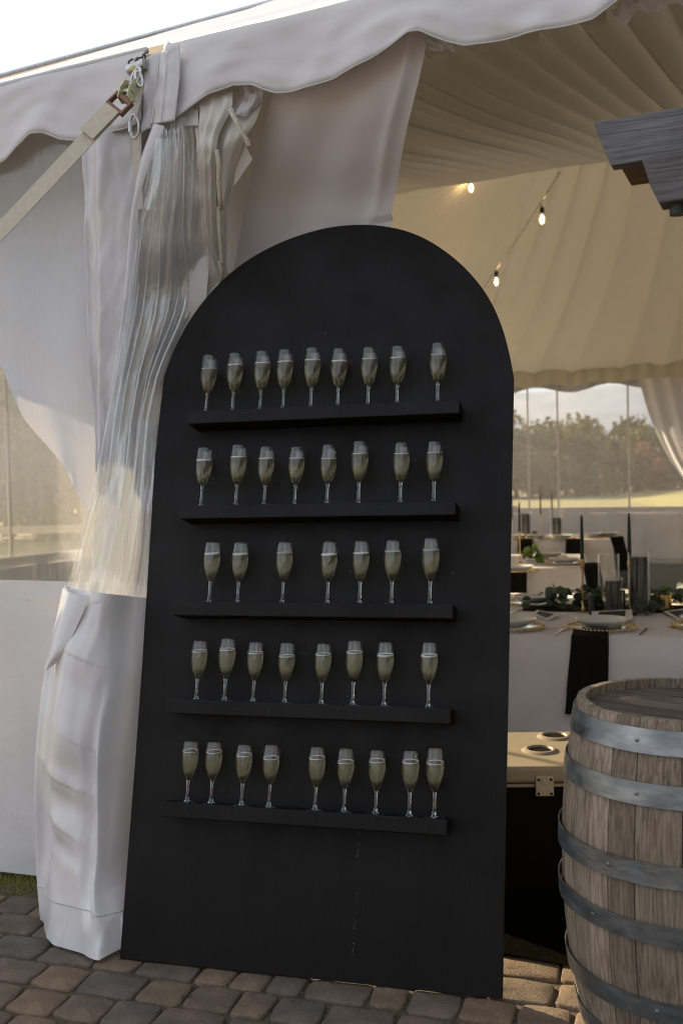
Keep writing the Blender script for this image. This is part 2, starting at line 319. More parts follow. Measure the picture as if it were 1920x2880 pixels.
def struct(o, kind='structure'): o['kind'] = kind; return o
def tentthing(name, label, cat, group=None): return thing(name, label, cat, T0, TA, group)
def TW(p): return T0+UX*p[0]+VX*p[1]+Vector((0, 0, p[2]))   # tent coordinates -> world

def catmull(pts, n):
    """resample a polyline smoothly to n+1 points, even in arc length"""
    P = [Vector(p) for p in pts]
    if len(P) == 2: return [P[0].lerp(P[1], i/n) for i in range(n+1)]
    L = [0]
    for a, b in zip(P, P[1:]): L.append(L[-1]+(b-a).length)
    out = []
    for i in range(n+1):
        d = L[-1]*i/n; k = 0
        while k < len(L)-2 and L[k+1] < d: k += 1
        seg = (L[k+1]-L[k]) or 1e-9; t = (d-L[k])/seg
        p1, p2 = P[k], P[k+1]
        p0 = P[k-1] if k > 0 else p1*2-p2; p3 = P[k+2] if k+2 < len(P) else p2*2-p1
        m1 = (p2-p0)*.5; m2 = (p3-p1)*.5
        # limit tangents to the segment length to avoid overshoot
        for mm in (m1, m2):
            if mm.length > seg*1.3: mm *= seg*1.3/mm.length
        t2, t3 = t*t, t*t*t
        out.append(p1*(2*t3-3*t2+1)+m1*(t3-2*t2+t)+p2*(-2*t3+3*t2)+m2*(t3-t2))
    return out
def sheet(name, rows, m, parent, nu=40, nv=40, fn=None, label=None, thick=0):
    """cloth: smooth grid through rows of 3-D points, displaced by fn(a, b, point)"""
    rr = [catmull(r, nu) for r in rows]
    cols = [catmull([r[i] for r in rr], nv) if len(rr) > 2 else [rr[0][i].lerp(rr[-1][i], j/nv) for j in range(nv+1)] for i in range(nu+1)]
    vs = []; fs = []
    for i in range(nu+1):
        for j in range(nv+1):
            p = cols[i][j]
            if fn: p = p+Vector(fn(i/nu, j/nv, p))
            vs.append(p)
    for i in range(nu):
        for j in range(nv):
            a = i*(nv+1)+j; fs.append((a, a+1, a+nv+2, a+nv+1))
    me = bpy.data.meshes.new(name); me.from_pydata([tuple(v) for v in vs], [], fs)
    me.polygons.foreach_set('use_smooth', [True]*len(me.polygons)); me.update()
    o = link(name, me, m, parent, label)
    if thick:
        s = o.modifiers.new('thick', 'SOLIDIFY'); s.thickness = thick; s.offset = 0
    return o
def N(x, y, z=0): return noise.noise((x, y, z))
def ss(a, b, x):
    t = max(0, min(1, (x-a)/(b-a))); return t*t*(3-2*t)

# ================================================================ SETTING
def flat(name, poly, z, m, parent=None):
    mb = MB(); mb.add([(x, y, z) for x, y in poly], [tuple(range(len(poly)))])
    me = mb.mesh(name); 
    o = link(name, me, m, parent)
    if me.polygons[0].normal.z < 0: me.flip_normals()
    return o
struct(flat('meadow', [(-3500, -3500), (3500, -3500), (3500, 6000), (-3500, 6000)], -.06, MT['lawn']))
def tp(pts): return [tuple(TW((a, b, 0)))[:2] for a, b in pts]
struct(flat('tent_floor', tp([(-3.3, .30), (6, .30), (6, 11.5), (-3.3, 11.5)]), -.030, MT['floor']))
struct(flat('turf_mat', tp([(-.9, .058), (5.5, .058), (5.5, 1.6), (-.9, 1.6)]), .009, MT['turf']))
patio = struct(flat('patio', tp([(-1.5, -.12), (-1.22, .06), (6, .06), (6, -6), (-1.5, -6)])[0:0] or [(-3.2, -1.2), (4.6, -1.2)]+[tuple(TW((5.2, .055, 0)))[:2], tuple(TW((-1.05, .055, 0)))[:2], tuple(TW((-1.20, -.06, 0)))[:2], tuple(TW((-3.4, -.06, 0)))[:2]], -.013, MT['joint']))
struct(flat('soil_strip', tp([(-3.6, -.24), (-1.0, -.24), (-1.0, .35), (-3.6, .35)]), -.034, MT['soil']))

struct(flat('yard', [(-45, -60), (45, -60), (45, 2.0), (-45, 2.0)], -.045, MT['gravel']))  # unseen gravel added behind the camera to keep bounced light neutral
# pavers: tumbled stones in receding rows, parts of the patio
def paver_mesh(wd, dp, seed):
    rg = random.Random(seed); n = 6; bx = .5*wd-.0035; by = .5*dp-.0035
    cr = [(rg.uniform(-.009, .003)*sx_, rg.uniform(-.009, .003)*sy_) for sx_, sy_ in ((1, 1), (-1, 1), (-1, -1), (1, -1))]
    def outline(inset, z, jit=0):
        pts = []; rad = .017
        for q, (sx, sy) in enumerate(((1, 1), (-1, 1), (-1, -1), (1, -1))):
            cx, cyy = sx*(bx-rad)+cr[q][0], sy*(by-rad)+cr[q][1]
            for k in range(3):
                a = R(90*q+45*k); pts.append((cx+(rad-inset)*math.cos(a)+rg.uniform(-1, 1)*jit, cyy+(rad-inset)*math.sin(a)+rg.uniform(-1, 1)*jit, z))
            nx, ny = ((-1, 1), (-1, -1), (1, -1), (1, 1))[q]
            # mid-edge point towards next corner
            if q == 0: pts.append((rg.uniform(-.02, .02), by-inset+rg.uniform(-.002, .002), z))
            elif q == 1: pts.append((-bx+inset+rg.uniform(-.002, .002), rg.uniform(-.02, .02), z))
            elif q == 2: pts.append((rg.uniform(-.02, .02), -by+inset+rg.uniform(-.002, .002), z))
            else: pts.append((bx-inset+rg.uniform(-.002, .002), rg.uniform(-.02, .02), z))
        return pts
    a = outline(0, -.02); b = outline(.0005, -.004, .001); c = outline(.0028, .0005, .0015); d = outline(.0070, .0028, .0022)
    d = [(x, y, z+rg.uniform(-.001, .001)) for x, y, z in d]
    e = [(x*.5, y*.5, .0036+rg.uniform(-.0016, .0012)) for x, y, z in d]
    k = len(a); vs = a+b+c+d+e+[(0, 0, .0032)]
    fs = []
    for L in range(4):
        for i in range(k): fs.append((L*k+i, L*k+(i+1) % k, (L+1)*k+(i+1) % k, (L+1)*k+i))
    for i in range(k): fs.append((4*k+i, 4*k+(i+1) % k, 5*k))
    mb = MB(); mb.add(vs, fs); me = mb.mesh('paver', smooth=True); me.materials.append(MT['paver']); return me
PW = [.115, .155, .20]; DP = .142
PM = [[paver_mesh(wd, DP, 10*i+j) for j in range(6)] for i, wd in enumerate(PW)]
pang = R(-17.5)
npav = 0; rg = random.Random(5)
row_o = 0
for r in range(-15, 12):
    x = -3.0+rg.uniform(0, .2)
    row_o += 1
    while x < 3.2:
        k = rg.choice([0, 1, 1, 2, 2]); wd = PW[k]
        cx, cyy = x+wd/2, 2.9+r*DP
        x += wd
        px = cx*math.cos(pang)-(cyy-2.9)*math.sin(pang); py = 2.9+cx*math.sin(pang)+(cyy-2.9)*math.cos(pang)
        rel = Vector((px, py, 0))-T0; s_, w_ = rel.dot(UX), rel.dot(VX)
        lim = .10 if s_ > -1.0 else -.12
        if w_ > lim or w_ < -2.2: continue
        # near enough to the picture?
        if py < 2.32 or abs(px) > .36*py+.8: continue
        o = link('paver', PM[k][rg.randrange(6)], None, patio)
        o.location = (px+rg.uniform(-.002, .002), py+rg.uniform(-.002, .002), -.004+rg.uniform(-.003, .002))
        o.rotation_euler = (rg.uniform(-.01, .01), rg.uniform(-.01, .01), pang+rg.uniform(-.015, .015)+(math.pi if rg.random() < .5 else 0))
        npav += 1
print('pavers', npav)

def grit():
    rg = random.Random(17); mb = MB()
    for _ in range(1500):
        py = rg.uniform(2.35, 3.6); px = rg.uniform(-.36, .36)*py; rel = Vector((px, py, 0))-T0
        if rel.dot(VX) > .04: continue
        r = rg.uniform(.0012, .0036); z = rg.choice([-.010, -.009, .0015]) if r < .0025 else -.009
        mb.add([(px+r*math.cos(q)*rg.uniform(.6, 1.2), py+r*math.sin(q)*rg.uniform(.6, 1.2), z) for q in (0, 1.6, 3.1, 4.7)]+[(px, py, z+r)], [(0, 1, 4), (1, 2, 4), (2, 3, 4), (3, 0, 4)])
    o = link('grit', mb.mesh('grit'), MT['gravel'], patio); o['kind'] = 'stuff'; o['label'] = 'fine grit in the joints and on the pavers'
grit()
def blades(name, area, n, h, m, seed, z0=-.03):
    rg = random.Random(seed); mb = MB(); vs = []; fs = []
    for _ in range(n):
        p = area(rg); a = rg.uniform(0, 6.28); hh = h*rg.uniform(.5, 1.2); ww = .0022
        dx, dy = math.cos(a)*ww, math.sin(a)*ww; lx, ly = rg.uniform(-.4, .4)*hh, rg.uniform(-.4, .4)*hh
        o = len(vs); vs += [(p[0]-dx, p[1]-dy, z0), (p[0]+dx, p[1]+dy, z0), (p[0]+dx*.6+lx*.4, p[1]+dy*.6+ly*.4, z0+hh*.6), (p[0]-dx*.6+lx*.4, p[1]-dy*.6+ly*.4, z0+hh*.6), (p[0]+lx, p[1]+ly, z0+hh)]
        fs += [(o, o+1, o+2, o+3), (o+3, o+2, o+4)]
    me = bpy.data.meshes.new(name); me.from_pydata(vs, [], fs); return link(name, me, m)
g = blades('grass', lambda q: tuple(TW((q.uniform(-2.6, -1.02), q.uniform(-.20, .5) if q.random() < .8 else q.uniform(-.14, -.02), 0)))[:2], 9000, .035, MT['grass'], 3)
g['kind'] = 'stuff'; g['label'] = 'sunlit short grass under the hanging white curtain hem'; g['category'] = 'grass'

# distant hills
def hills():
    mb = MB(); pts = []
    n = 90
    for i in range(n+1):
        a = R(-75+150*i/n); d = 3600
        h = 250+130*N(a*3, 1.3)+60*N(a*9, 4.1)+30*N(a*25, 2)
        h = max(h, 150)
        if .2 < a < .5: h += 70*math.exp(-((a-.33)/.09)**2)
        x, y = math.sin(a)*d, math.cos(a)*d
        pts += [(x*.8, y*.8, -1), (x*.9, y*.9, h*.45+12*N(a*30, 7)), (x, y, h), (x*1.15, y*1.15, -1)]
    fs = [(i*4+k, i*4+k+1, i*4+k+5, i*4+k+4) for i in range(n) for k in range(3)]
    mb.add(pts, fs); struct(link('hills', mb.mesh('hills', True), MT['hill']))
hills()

# gently rising meadow beyond the far window
rl_ = [(11.2054,70,-0.7745),(14.272,70,-0.5684),(17.3396,70,-0.2704),(21.0092,71,0.0616),(24.7109,72,0.3734),(29.6744,74,0.7627),(38.1038,78,1.1135),(55.7266,84,1.1544)]
mb = MB(); n_ = len(rl_)
for fy in range(7):
    f = fy/5
    for (x, y, z) in rl_:
        if fy <= 5: q = 20+(y-20)*f; mb.v.append((x*(.35+.65*f)+(1-f)*4, q, -.055+(z+.055)*f**1.6))
        else: mb.v.append((x*1.25, y*1.3, -1.5))
mb.f = [(j*n_+i, j*n_+i+1, (j+1)*n_+i+1, (j+1)*n_+i) for j in range(6) for i in range(n_-1)]
struct(link('meadow_slope', mb.mesh('meadow_slope', True), MT['slope']))
# trees
def crown_mesh(seed, n=2600, leaf=.15):
    rg = random.Random(seed); vs = []; fs = []
    cl = []
    for _ in range(16):
        a = rg.uniform(0, 6.28); z = rg.uniform(-.75, .85); r = math.sqrt(max(0, 1-z*z))*rg.uniform(.35, .8)
        cl.append((r*math.cos(a), r*math.sin(a), z*.85, rg.uniform(.22, .42)))
    for _ in range(n):
        c = rg.choice(cl); d = Vector((rg.gauss(0, 1), rg.gauss(0, 1), rg.gauss(0, 1))).normalized()*c[3]*rg.uniform(.55, 1.12)
        p = Vector(c[:3])+d; q = Vector((rg.gauss(0, 1), rg.gauss(0, 1), rg.gauss(0, 1))).normalized(); t = q.orthogonal().normalized(); b = q.cross(t)
        s = leaf*rg.uniform(.4, 1.0)*.5; o = len(vs)
        vs += [p-t*s, p+b*s*.7, p+t*s, p-b*s*.7]; fs.append((o, o+1, o+2, o+3))
    me = bpy.data.meshes.new('crown'); me.from_pydata([tuple(v) for v in vs], [], fs); return me
def trunk_mesh(seed):
    rg = random.Random(seed); mb = MB()
    mb.tube([(0, 0, -.1), (.03, 0, 1), (.0, .05, 2.2), (.06, .02, 3.4)], [.2, .15, .11, .05], 8)
    for k in range(5):
        a = rg.uniform(0, 6.28); z = rg.uniform(1.2, 2.4)
        mb.tube([(0, 0, z), (.5*math.cos(a), .5*math.sin(a), z+.6), (1.0*math.cos(a), 1.0*math.sin(a), z+1.4)], [.07, .045, .02], 6)
    return mb.mesh('trunk', True)
CR = {}
for nm in ('crown_dark', 'crown_gold', 'crown_red'):
    for k in range(3):
        me = crown_mesh(31*k+7); me.materials.append(MT[nm]); CR[nm, k] = me
TRK = trunk_mesh(3); TRK.materials.append(MT['bark'])
def tree(x, y, h, wd, kind, label, group, name='tree', seed=0):
    t = thing(name, label, 'tree', (x, y, -.06), random.uniform(0, 6), group)
    k = h/5.0
    o = link('trunk', TRK, None, t); o.scale = (k, k, k*.9)
    c = link('crown', CR[kind, seed % 3], None, t); c.scale = (wd/2, wd/2, h*.54); c.location = (0, 0, h*.46)
    return t
def P(x, y, d): return x
far = [(15.4856,88,7.8,8,1),(15.1266,80,6,7,0),(19.2008,96,8.2,9,0),(17.8286,84,7.6,8,0),(20.3607,90,8.2,9,0),(20.7712,86,7.9,8,1),(24.3193,96,8.4,9,0),(26.6438,100,7.7,8,0),(30.9669,112,7.2,9,0),(30.9466,108,8.4,9,1),(33.6593,112,9.6,10,0),(36.6359,116,10,10,0),(39.3306,118,10,11,0),(42.3576,120,10,12,1),(45.7299,122,10,12,0),(12.5046,80,8,9,0),(49.3888,118,10,12,0),(54.1298,116,10,12,0),(57.6494,112,9,12,1),(9.4592,84,8,9,1),(6.2022,90,9,11,0),(1.5493,94,9,12,0)]  # x, y, height, width, kind
for i, (x, y, h, wd, kd) in enumerate(far):
    h *= .88
    kind = 'crown_gold' if kd > .5 else 'crown_dark'
    tree(x, y, h, wd, kind, 'yellow-green tree in the wood beyond the field' if kd > .5 else 'dark green tree in the wood beyond the field', 'trees of the wood beyond the far window', seed=i)
for i, (x, y) in enumerate([(27.8242, 98), (30.654, 102), (34.4397, 108)]):
    tree(x, y, 5.2, 6.5, 'crown_red', 'low reddish autumn tree before the wood beyond the field', 'reddish trees at the edge of the wood', seed=i)
lf = [(-11.0372,30,9,9),(-11.3209,34,5.6,6.5),(-12.2706,40,5,6),(-8.8382,32,5.5,6.5),(-8.921,36,7.5,7),(-8.4272,40,8,8),(-6.9636,44,8,9),(-4.8553,50,8,9)]
for i, (x, y, h, wd) in enumerate(lf):
    tree(x, y, h, wd, 'crown_gold' if i % 2 == 0 else 'crown_dark', 'golden tree behind the left clear curtain' if i % 2 == 0 else 'dark green tree behind the left clear curtain', 'trees seen through the left clear curtain', seed=i)

# rail fence outside, seen through the left clear curtain
def fence():
    t = thing('rail_fence', 'low brown two-rail timber fence outside, behind the left clear curtain', 'fence', (-9.5, 15.5, -.06), R(8))
    for i in range(8):
        mb = MB(); mb.box(-.06, .06, -.06, .06, 0, 1.1); o = link('post', mb.mesh('post'), MT['rail'], t); o.location = (i*1.8, 0, 0); bevel(o, .01)
    for i in range(7):
        for z in (.45, .92):
            mb = MB(); mb.box(.0, 1.8, -.025, .025, -.06, .06); o = link('rail', mb.mesh('rail'), MT['fence_wood'], t); o.location = (i*1.8, -.088, z)
fence()

# behind the photographer: unseen barn and trees added to shape reflections and ambient light
def barn():
    t = thing('timber_barn', 'dark timber barn standing across the yard behind the photographer', 'barn', (1.5, -17, -.06), R(6))
    for i in range(34):
        mb = MB(); mb.box(-.24, .24, 0, .04, 0, 4.4); o = link('board', BRD[0] if BRD else mb.mesh('board'), MT['barnw'], t); BRD.append(o.data) if not BRD else None
        o.location = (-8.25+i*.5, .0, 0)
    mb = MB(); mb.box(-8.5, 8.5, -9, -.02, 0, 4.3); link('wall', mb.mesh('wall'), MT['barnw'], t)
    mb = MB(); mb.prism([(.4, 4.3), (-4.5, 6.2), (-9.4, 4.3), (-9.4, 4.45), (-4.5, 6.4), (.4, 4.45)], -8.9, 8.9, 'x'); link('roof', mb.mesh('roof'), MT['hoop'], t)
    for x in (-5, 0, 5):
        mb = MB(); mb.box(x-.7, x+.7, .045, .10, 1.2, 2.8); w_ = link('window', mb.mesh('window'), MT['paper'], t); mb = MB(); mb.box(x-.6, x+.6, .102, .108, 1.3, 2.7); link('pane', mb.mesh('pane'), MT['print'], w_)
BRD = []
barn()
for i, (x, y, h, wd) in enumerate(((8.5, -8, 11, 8), (13, -3, 11, 9), (-14, -16, 6, 7), (11, 3, 6, 5))):  # unseen trees, put in to darken reflections and ambient light
    tree(x, y, h, wd, 'crown_dark', ['broad tree behind the yard on the right', 'tall tree at the right of the yard', 'tree at the far left corner behind the yard', 'tree just beyond the right end of the tent'][i], 'trees around the yard', seed=i)

# ================================================================ TENT
tent = tentthing('marquee_tent', 'large white frame marquee with scalloped valance and pleated cream ceiling', 'tent')
SL, SR, WB, ZE = -3.2, 6.0, 11.3, 3.035
ridge_s, ridge_w, ridge_z = -.603, 6.0, 6.4
# roof skin: front slope, left hip, back slope, right hip
def quad(name, pts, m, parent, nu=24, nv=16, fn=None, label=None): return sheet(name, [pts[:2], pts[2:]], m, parent, nu, nv, fn, label)
rs2 = SR-2.6
RA, RB = (ridge_s, ridge_w, ridge_z), (rs2, ridge_w, ridge_z)
c0, c1, c2, c3 = (SL, -.012, ZE), (SR, -.012, ZE), (SR, WB+.5, ZE), (SL, WB+.5, ZE)
rw = lambda a, b, p: (0, 0, .012*N(p[0]*2, p[1]*2)-.05*math.sin(math.pi*b)*(.5+.5*math.cos(p[0]*2.1)))
quad('roof_panel', [c0, c1, RA, RB], MT['roof'], tent, 90, 30, rw)
quad('roof_panel', [c3, c2, RA, RB], MT['roof'], tent, 20, 10)
mb = MB(); mb.add([c0, RA, c3], [(0, 1, 2)]); link('roof_panel', mb.mesh('roof_panel'), MT['roof'], tent)
mb = MB(); mb.add([c1, RB, c2], [(0, 1, 2)]); link('roof_panel', mb.mesh('roof_panel'), MT['roof'], tent)
mb = MB(); mb.tube([c0, RA], .012, 8); link('hip_seam', mb.mesh('hip_seam', True), MT['steel'], tent)
# eave beams and legs
mb = MB(); mb.tube([(SL, .03, ZE-.03), (SR, .03, ZE-.03)], .028, 10); mb.tube([(SL, .03, ZE-.03), (SL, WB, ZE-.03)], .028, 10); mb.tube([(SL, WB, ZE-.03), (SR, WB, ZE-.03)], .028, 10)
link('eave_beam', mb.mesh('eave_beam', True), MT['steel'], tent)
for s_, w_ in ((-.80, .24), (SL, .03), (2.9, .05), (SR, .05), (SL, 3.8), (SL, 7.5), (SL, WB), (.0, WB), (3.2, WB), (SR, WB)):
    mb = MB(); mb.tube([(s_, w_, -.03), (s_, w_, ZE-.02)], .035, 12); link('leg', mb.mesh('leg', True), MT['steel'], tent)
# valance (front) : bottom outline traced
VB = [(-3.2, 2.72), (-2.9, 2.72), (-2.6, 2.80), (-2.4, 2.80), (-2.2, 2.74), (-1.9, 2.73), (-1.7, 2.72), (-1.6, 2.725)]
VB += [(p[0], p[2]) for p in [(-1.3997,0,2.7359),(-1.3454,0,2.7456),(-1.2906,0,2.7811),(-1.2157,0,2.8159),(-1.1539,0,2.8121),(-1.0839,0,2.7784),(-1.0241,0,2.7655),(-0.9256,0,2.7652),(-0.7915,0,2.7586),(-0.6978,0,2.7673),(-0.6066,0,2.764),(-0.5494,0,2.7558),(-0.5078,0,2.7798),(-0.4281,0,2.8158),(-0.342,0,2.8337),(-0.2751,0,2.8243),(-0.2392,0,2.8048),(-0.1938,0,2.7851),(-0.1292,0,2.7777),(-0.0497,0,2.78),(0.0283,0,2.7864),(0.1504,0,2.8181),(0.2397,0,2.8545),(0.2835,0,2.8737),(0.3193,0,2.8717),(0.3543,0,2.8513),(0.4098,0,2.8217),(0.4578,0,2.8029),(0.5055,0,2.8011),(0.5726,0,2.8005),(0.7031,0,2.7993),(0.7916,0,2.7947),(0.8412,0,2.793),(0.8721,0,2.8075),(0.9148,0,2.8289),(0.951,0,2.8477),(0.9985,0,2.8565),(1.0681,0,2.8457)]]
last = VB[-1][0]
x_ = last+.12
kk = 0
while x_ < SR:
    ph = ((x_-last) % .95)/.95
    VB.append((x_, 2.775+.06*math.cos(2*math.pi*ph)**3)); x_ += .06
VB = [q for q in VB if q[0] <= SR]
def vz(s_):
    for (a, za), (b, zb) in zip(VB, VB[1:]):
        if a <= s_ <= b: return za+(zb-za)*(s_-a)/max(1e-6, b-a)
    return VB[-1][1]
def valance(name, s0, s1, nu, label=None, side=0):
    vs = []; fs = []; nv = 14
    for i in range(nu+1):
        s_ = s0+(s1-s0)*i/nu; zb = vz(s_) if side == 0 else 2.76+.05*math.cos(s_*6)
        for j in range(nv+1):
            b = j/nv; z = ZE+.004-(ZE-zb)*b
            w_ = -.022-.012*ss(0, .15, b) - .014*b*math.sin(s_*9+1.3*N(s_*2, 0))-.035*N(s_*2.2, 3.1, b*.8)*b-.014*N(s_*8, b*4)*b-.003*N(s_*5+b*6, b*2.5, 4)
            w_ -= .018*b*max(0, math.sin(s_*17+b*3.0))**3*(.5+.5*N(s_*1.3, 9))
            vs.append((s_, w_, z) if side == 0 else ((SL-.02, s_, z) if side == 1 else (s_, WB+.02, z)))
    for i in range(nu):
        for j in range(nv): a = i*(nv+1)+j; fs.append((a, a+1, a+nv+2, a+nv+1))
    me = bpy.data.meshes.new(name); me.from_pydata(vs, [], fs); me.polygons.foreach_set('use_smooth', [True]*len(me.polygons))
    o = link(name, me, MT['vinyl'], tent, label); so_ = o.modifiers.new('t', 'SOLIDIFY'); so_.thickness = .0016
    return o
valance('valance', SL, -.70, 150, 'left stretch of scalloped valance')
valance('valance', -.62, SR, 460, 'long stretch of scalloped valance over the opening')
valance('end_valance', 0, WB, 60, side=1); valance('back_valance', SL, SR, 60, side=2)
# hem cord along the scallop
for s0, s1, nn in ((SL, -.71, 160), (-.61, 3.2, 300)):
    mb = MB(); pts = []
    for i in range(nn+1):
        s_ = s0+(s1-s0)*i/nn; b = 1; w_ = -.022-.012-.014*math.sin(s_*9+1.3*N(s_*2, 0))-.035*N(s_*2.2, 3.1, .8)-.010*N(s_*8, 4)-.018*max(0, math.sin(s_*17+3.0))**3*(.5+.5*N(s_*1.3, 9))
        pts.append((s_, w_-.001, vz(s_)+.002))
    mb.tube(pts, .0035, 5); link('hem_cord', mb.mesh('hem_cord', True), MT['hem'], tent)
# eave fold roll: bright crease line at top of valance
mb = MB(); mb.tube([(SL, -.016, ZE-.006), (-.70, -.016, ZE-.006)], .012, 8); link('eave_roll', mb.mesh('eave_roll', True), MT['roof'], tent)
mb = MB(); mb.tube([(-.60, -.016, ZE-.006), (SR, -.016, ZE-.006)], .012, 8); link('eave_roll', mb.mesh('eave_roll', True), MT['roof'], tent)

# ceiling liner
def sag(w_):  # height of the front ceiling above the floor, eave to ridge
    t = w_/6.0
    return 3.02+.70*t+max(0, t-.5)**1.6*3.2
def plz(x, k=1.0):
    q = (x*k+.35*N(x*1.3, 2.2))*2*math.pi; return .5+.42*math.sin(q+.9*math.sin(q))+.08*math.sin(2.7*q)
def lin_front(a, b, p):
    s_, w_ = p[0], p[1]; amp = .17*(1-.88*ss(.15, .5, b))*(1+.4*N(s_*2.3, 5))*(.6+.4*ss(0, .1, b))
    q_ = a*64+.45*N(a*9, 1.7); fold = abs(math.sin(q_*math.pi))**.7*(.8+.35*N(a*30, 4))
    return (0, 0, amp*(fold-.5)+.015*N(s_*2, w_*.5))
rows = []
for w_ in (.10, .8, 1.6, 2.4, 3.2, 4.0, 4.8, 5.6, 6.0):
    t = w_/6; s0 = SL+(ridge_s-SL)*t; s1 = SR+(rs2-SR)*t
    z = sag(w_); rows.append([(s0, w_, z), (s0+(s1-s0)*.5, w_, z), (s1, w_, z)])
sheet('ceiling_liner', rows, MT['liner'], tent, 1100, 90, lin_front, 'front slope of pleated ceiling liner')
zr = sag(6.0)
def lin_back(a, b, p):
    s_, w_ = p[0], p[1]; fold = abs(math.sin(math.pi*(a*19+1.3*N(a*5, 3)+.5*b)))**.9*(.75+.7*N(a*12, 2))*ss(0, .03, a)*ss(1, .97, a)+.5*(1-ss(0, .03, a)*ss(1, .97, a))
    return (0, 0, -.22*math.sin(math.pi*b)+.09*(fold-.5)+.02*N(s_*3, w_))
sheet('ceiling_liner', [[(ridge_s, 6, zr), (rs2, 6, zr)], [((ridge_s+SL)/2, 8.62, (zr+3)/2), ((rs2+SR)/2, 8.62, (zr+3)/2)], [(SL, WB-.1, 3.02), (SR, WB-.1, 3.02)]], MT['liner'], tent, 260, 30, lin_back, 'back slope of pleated ceiling liner')
def lin_end(a, b, p):
    w_ = p[1]; fold = abs(math.sin(math.pi*(a*34+.4*N(a*7, 5))))**.8
    return (0, 0, -.22*math.sin(math.pi*b)+.05*(fold-.5)*b*ss(0, .03, a)*ss(1, .97, a))
sheet('ceiling_liner', [[(ridge_s, 5.99, zr), (ridge_s, 6.01, zr)], [((ridge_s+SL)/2, 3, (zr+3)/2), ((ridge_s+SL)/2, 8.66, (zr+3)/2)], [(SL+.1, .1, 3.02), (SL+.1, WB-.1, 3.02)]], MT['liner'], tent, 220, 24, lin_end, 'left hip of pleated ceiling liner')
sheet('ceiling_liner', [[(rs2, 5.99, zr), (rs2, 6.01, zr)], [(SR-.1, .1, 3.02), (SR-.1, WB-.1, 3.02)]], MT['liner'], tent, 60, 10, None, 'right hip of pleated ceiling liner')
# pelmet of the liner at the far eave
def pel(a, b, p): return (0, .02*math.sin(p[0]*28)-.05*b, -.035*b*math.sin(p[0]*5.2)**2+.01*N(p[0]*4, 2))
sheet('liner_pelmet', [[(SL, WB-.12, 3.05), (SR, WB-.12, 3.05)], [(SL, WB-.16, 2.82), (SR, WB-.16, 2.86)]], MT['liner'], tent, 300, 8, pel)
sheet('liner_pelmet', [[(SL+.12, 0.1, 3.05), (SL+.12, WB, 3.05)], [(SL+.16, .1, 2.50), (SL+.16, WB, 2.54)]], MT['liner'], tent, 200, 6, lambda a, b, p: (.02*math.sin(p[1]*28), 0, 0))  # left end pelmet, hung lower to keep sun off the barrel head

# ---- clear sidewalls
def sidewall(name, label, a0, a1, fixed, axis, nseam, zs, ztop, m, zb=.02, wav=.012, group=None, seams=None):
    """axis 'u': runs along s at w=fixed; 'v': runs along w at s=fixed"""
    t = tentthing(name, label, 'tent wall', group)
    n = max(8, int((a1-a0)*14))
    def pt(a, z, off): return (a, fixed+off, z) if axis == 'u' else (fixed+off, a, z)
    ed = seams or [a0+(a1-a0)*i/nseam for i in range(nseam+1)]
    for e0, e1 in zip(ed, ed[1:]):
        o = sheet('window_pane', [[pt(e0, ztop, 0), pt(e1, ztop, 0)], [pt(e0, zs, 0), pt(e1, zs, 0)]], m, t, max(10, int((e1-e0)*22)), 20,
              lambda a, b, p: ((0, wav*1.2*N(p[0]*3, p[2]*.7)+.004*N(p[0]*16, p[2]*1.2), 0) if axis == 'u' else (wav*N(p[1]*3, p[2]*.7), 0, 0)))
    def skf(a, b, p):
        q = p[0] if axis == 'u' else p[1]
        d = wav*1.6*N(q*2.2, p[2]*1.3, 5)+.010*N(q*6, p[2]*2.5, 8)+.012*math.sin(q*8+N(q, 1)*2)*b
        return (0, d, 0) if axis == 'u' else (d, 0, 0)
    sheet('skirt', [[pt(a0, zs-.05, -.004), pt(a1, zs-.05, -.004)], [pt(a0, zb, -.01), pt(a1, zb, -.01)]], MT['vinyl_gloss'], t, n*2, 34, skf)
    sheet('top_band', [[pt(a0, zs+.02, -.008), pt(a1, zs+.02, -.008)], [pt(a0, zs-.055, -.008), pt(a1, zs-.055, -.008)]], MT['vinyl_gloss'], t, n, 3,
          lambda a, b, p: ((0, wav*1.2*N(p[0]*3, zs*.7)-.003, 0) if axis == 'u' else (wav*N(p[1]*3, zs*.7)-.003, 0, 0)))
    for e in ed[1:-1]:
        sheet('seam_strip', [[pt(e-.012, ztop, -.012), pt(e+.012, ztop, -.012)], [pt(e-.014, zs, -.012), pt(e+.014, zs, -.012)]], MT['vinyl'], t, 2, 10, None)
    return t
sidewall('clear_sidewall', 'clear vinyl sidewall with grey skirt hanging left of the bundled curtain', -3.18, -.96, .02, 'u', 1, 1.135, 2.98, MT['clear'], .0)

sidewall('clear_sidewall', 'long clear window wall with thin upright seams at the far side of the tent', -3.15, SR, WB+.02, 'u', 1, 1.06, 2.99, MT['clear_far'], .0, seams=[-3.15] + [-2.2042, -1.7751, -0.7945] + [1.2, 2.6, 4.2, SR])
t_end = sidewall('clear_sidewall', 'clear end wall of the tent seen through the left curtain', .05, WB, SL, 'v', 6, 1.06, 2.99, MT['clear_far'], .0)
t_right = sidewall('clear_sidewall', 'clear right end wall of the tent behind the tables', 3.0, WB, SR, 'v', 5, 1.06, 2.99, MT['clear_far'], .0)

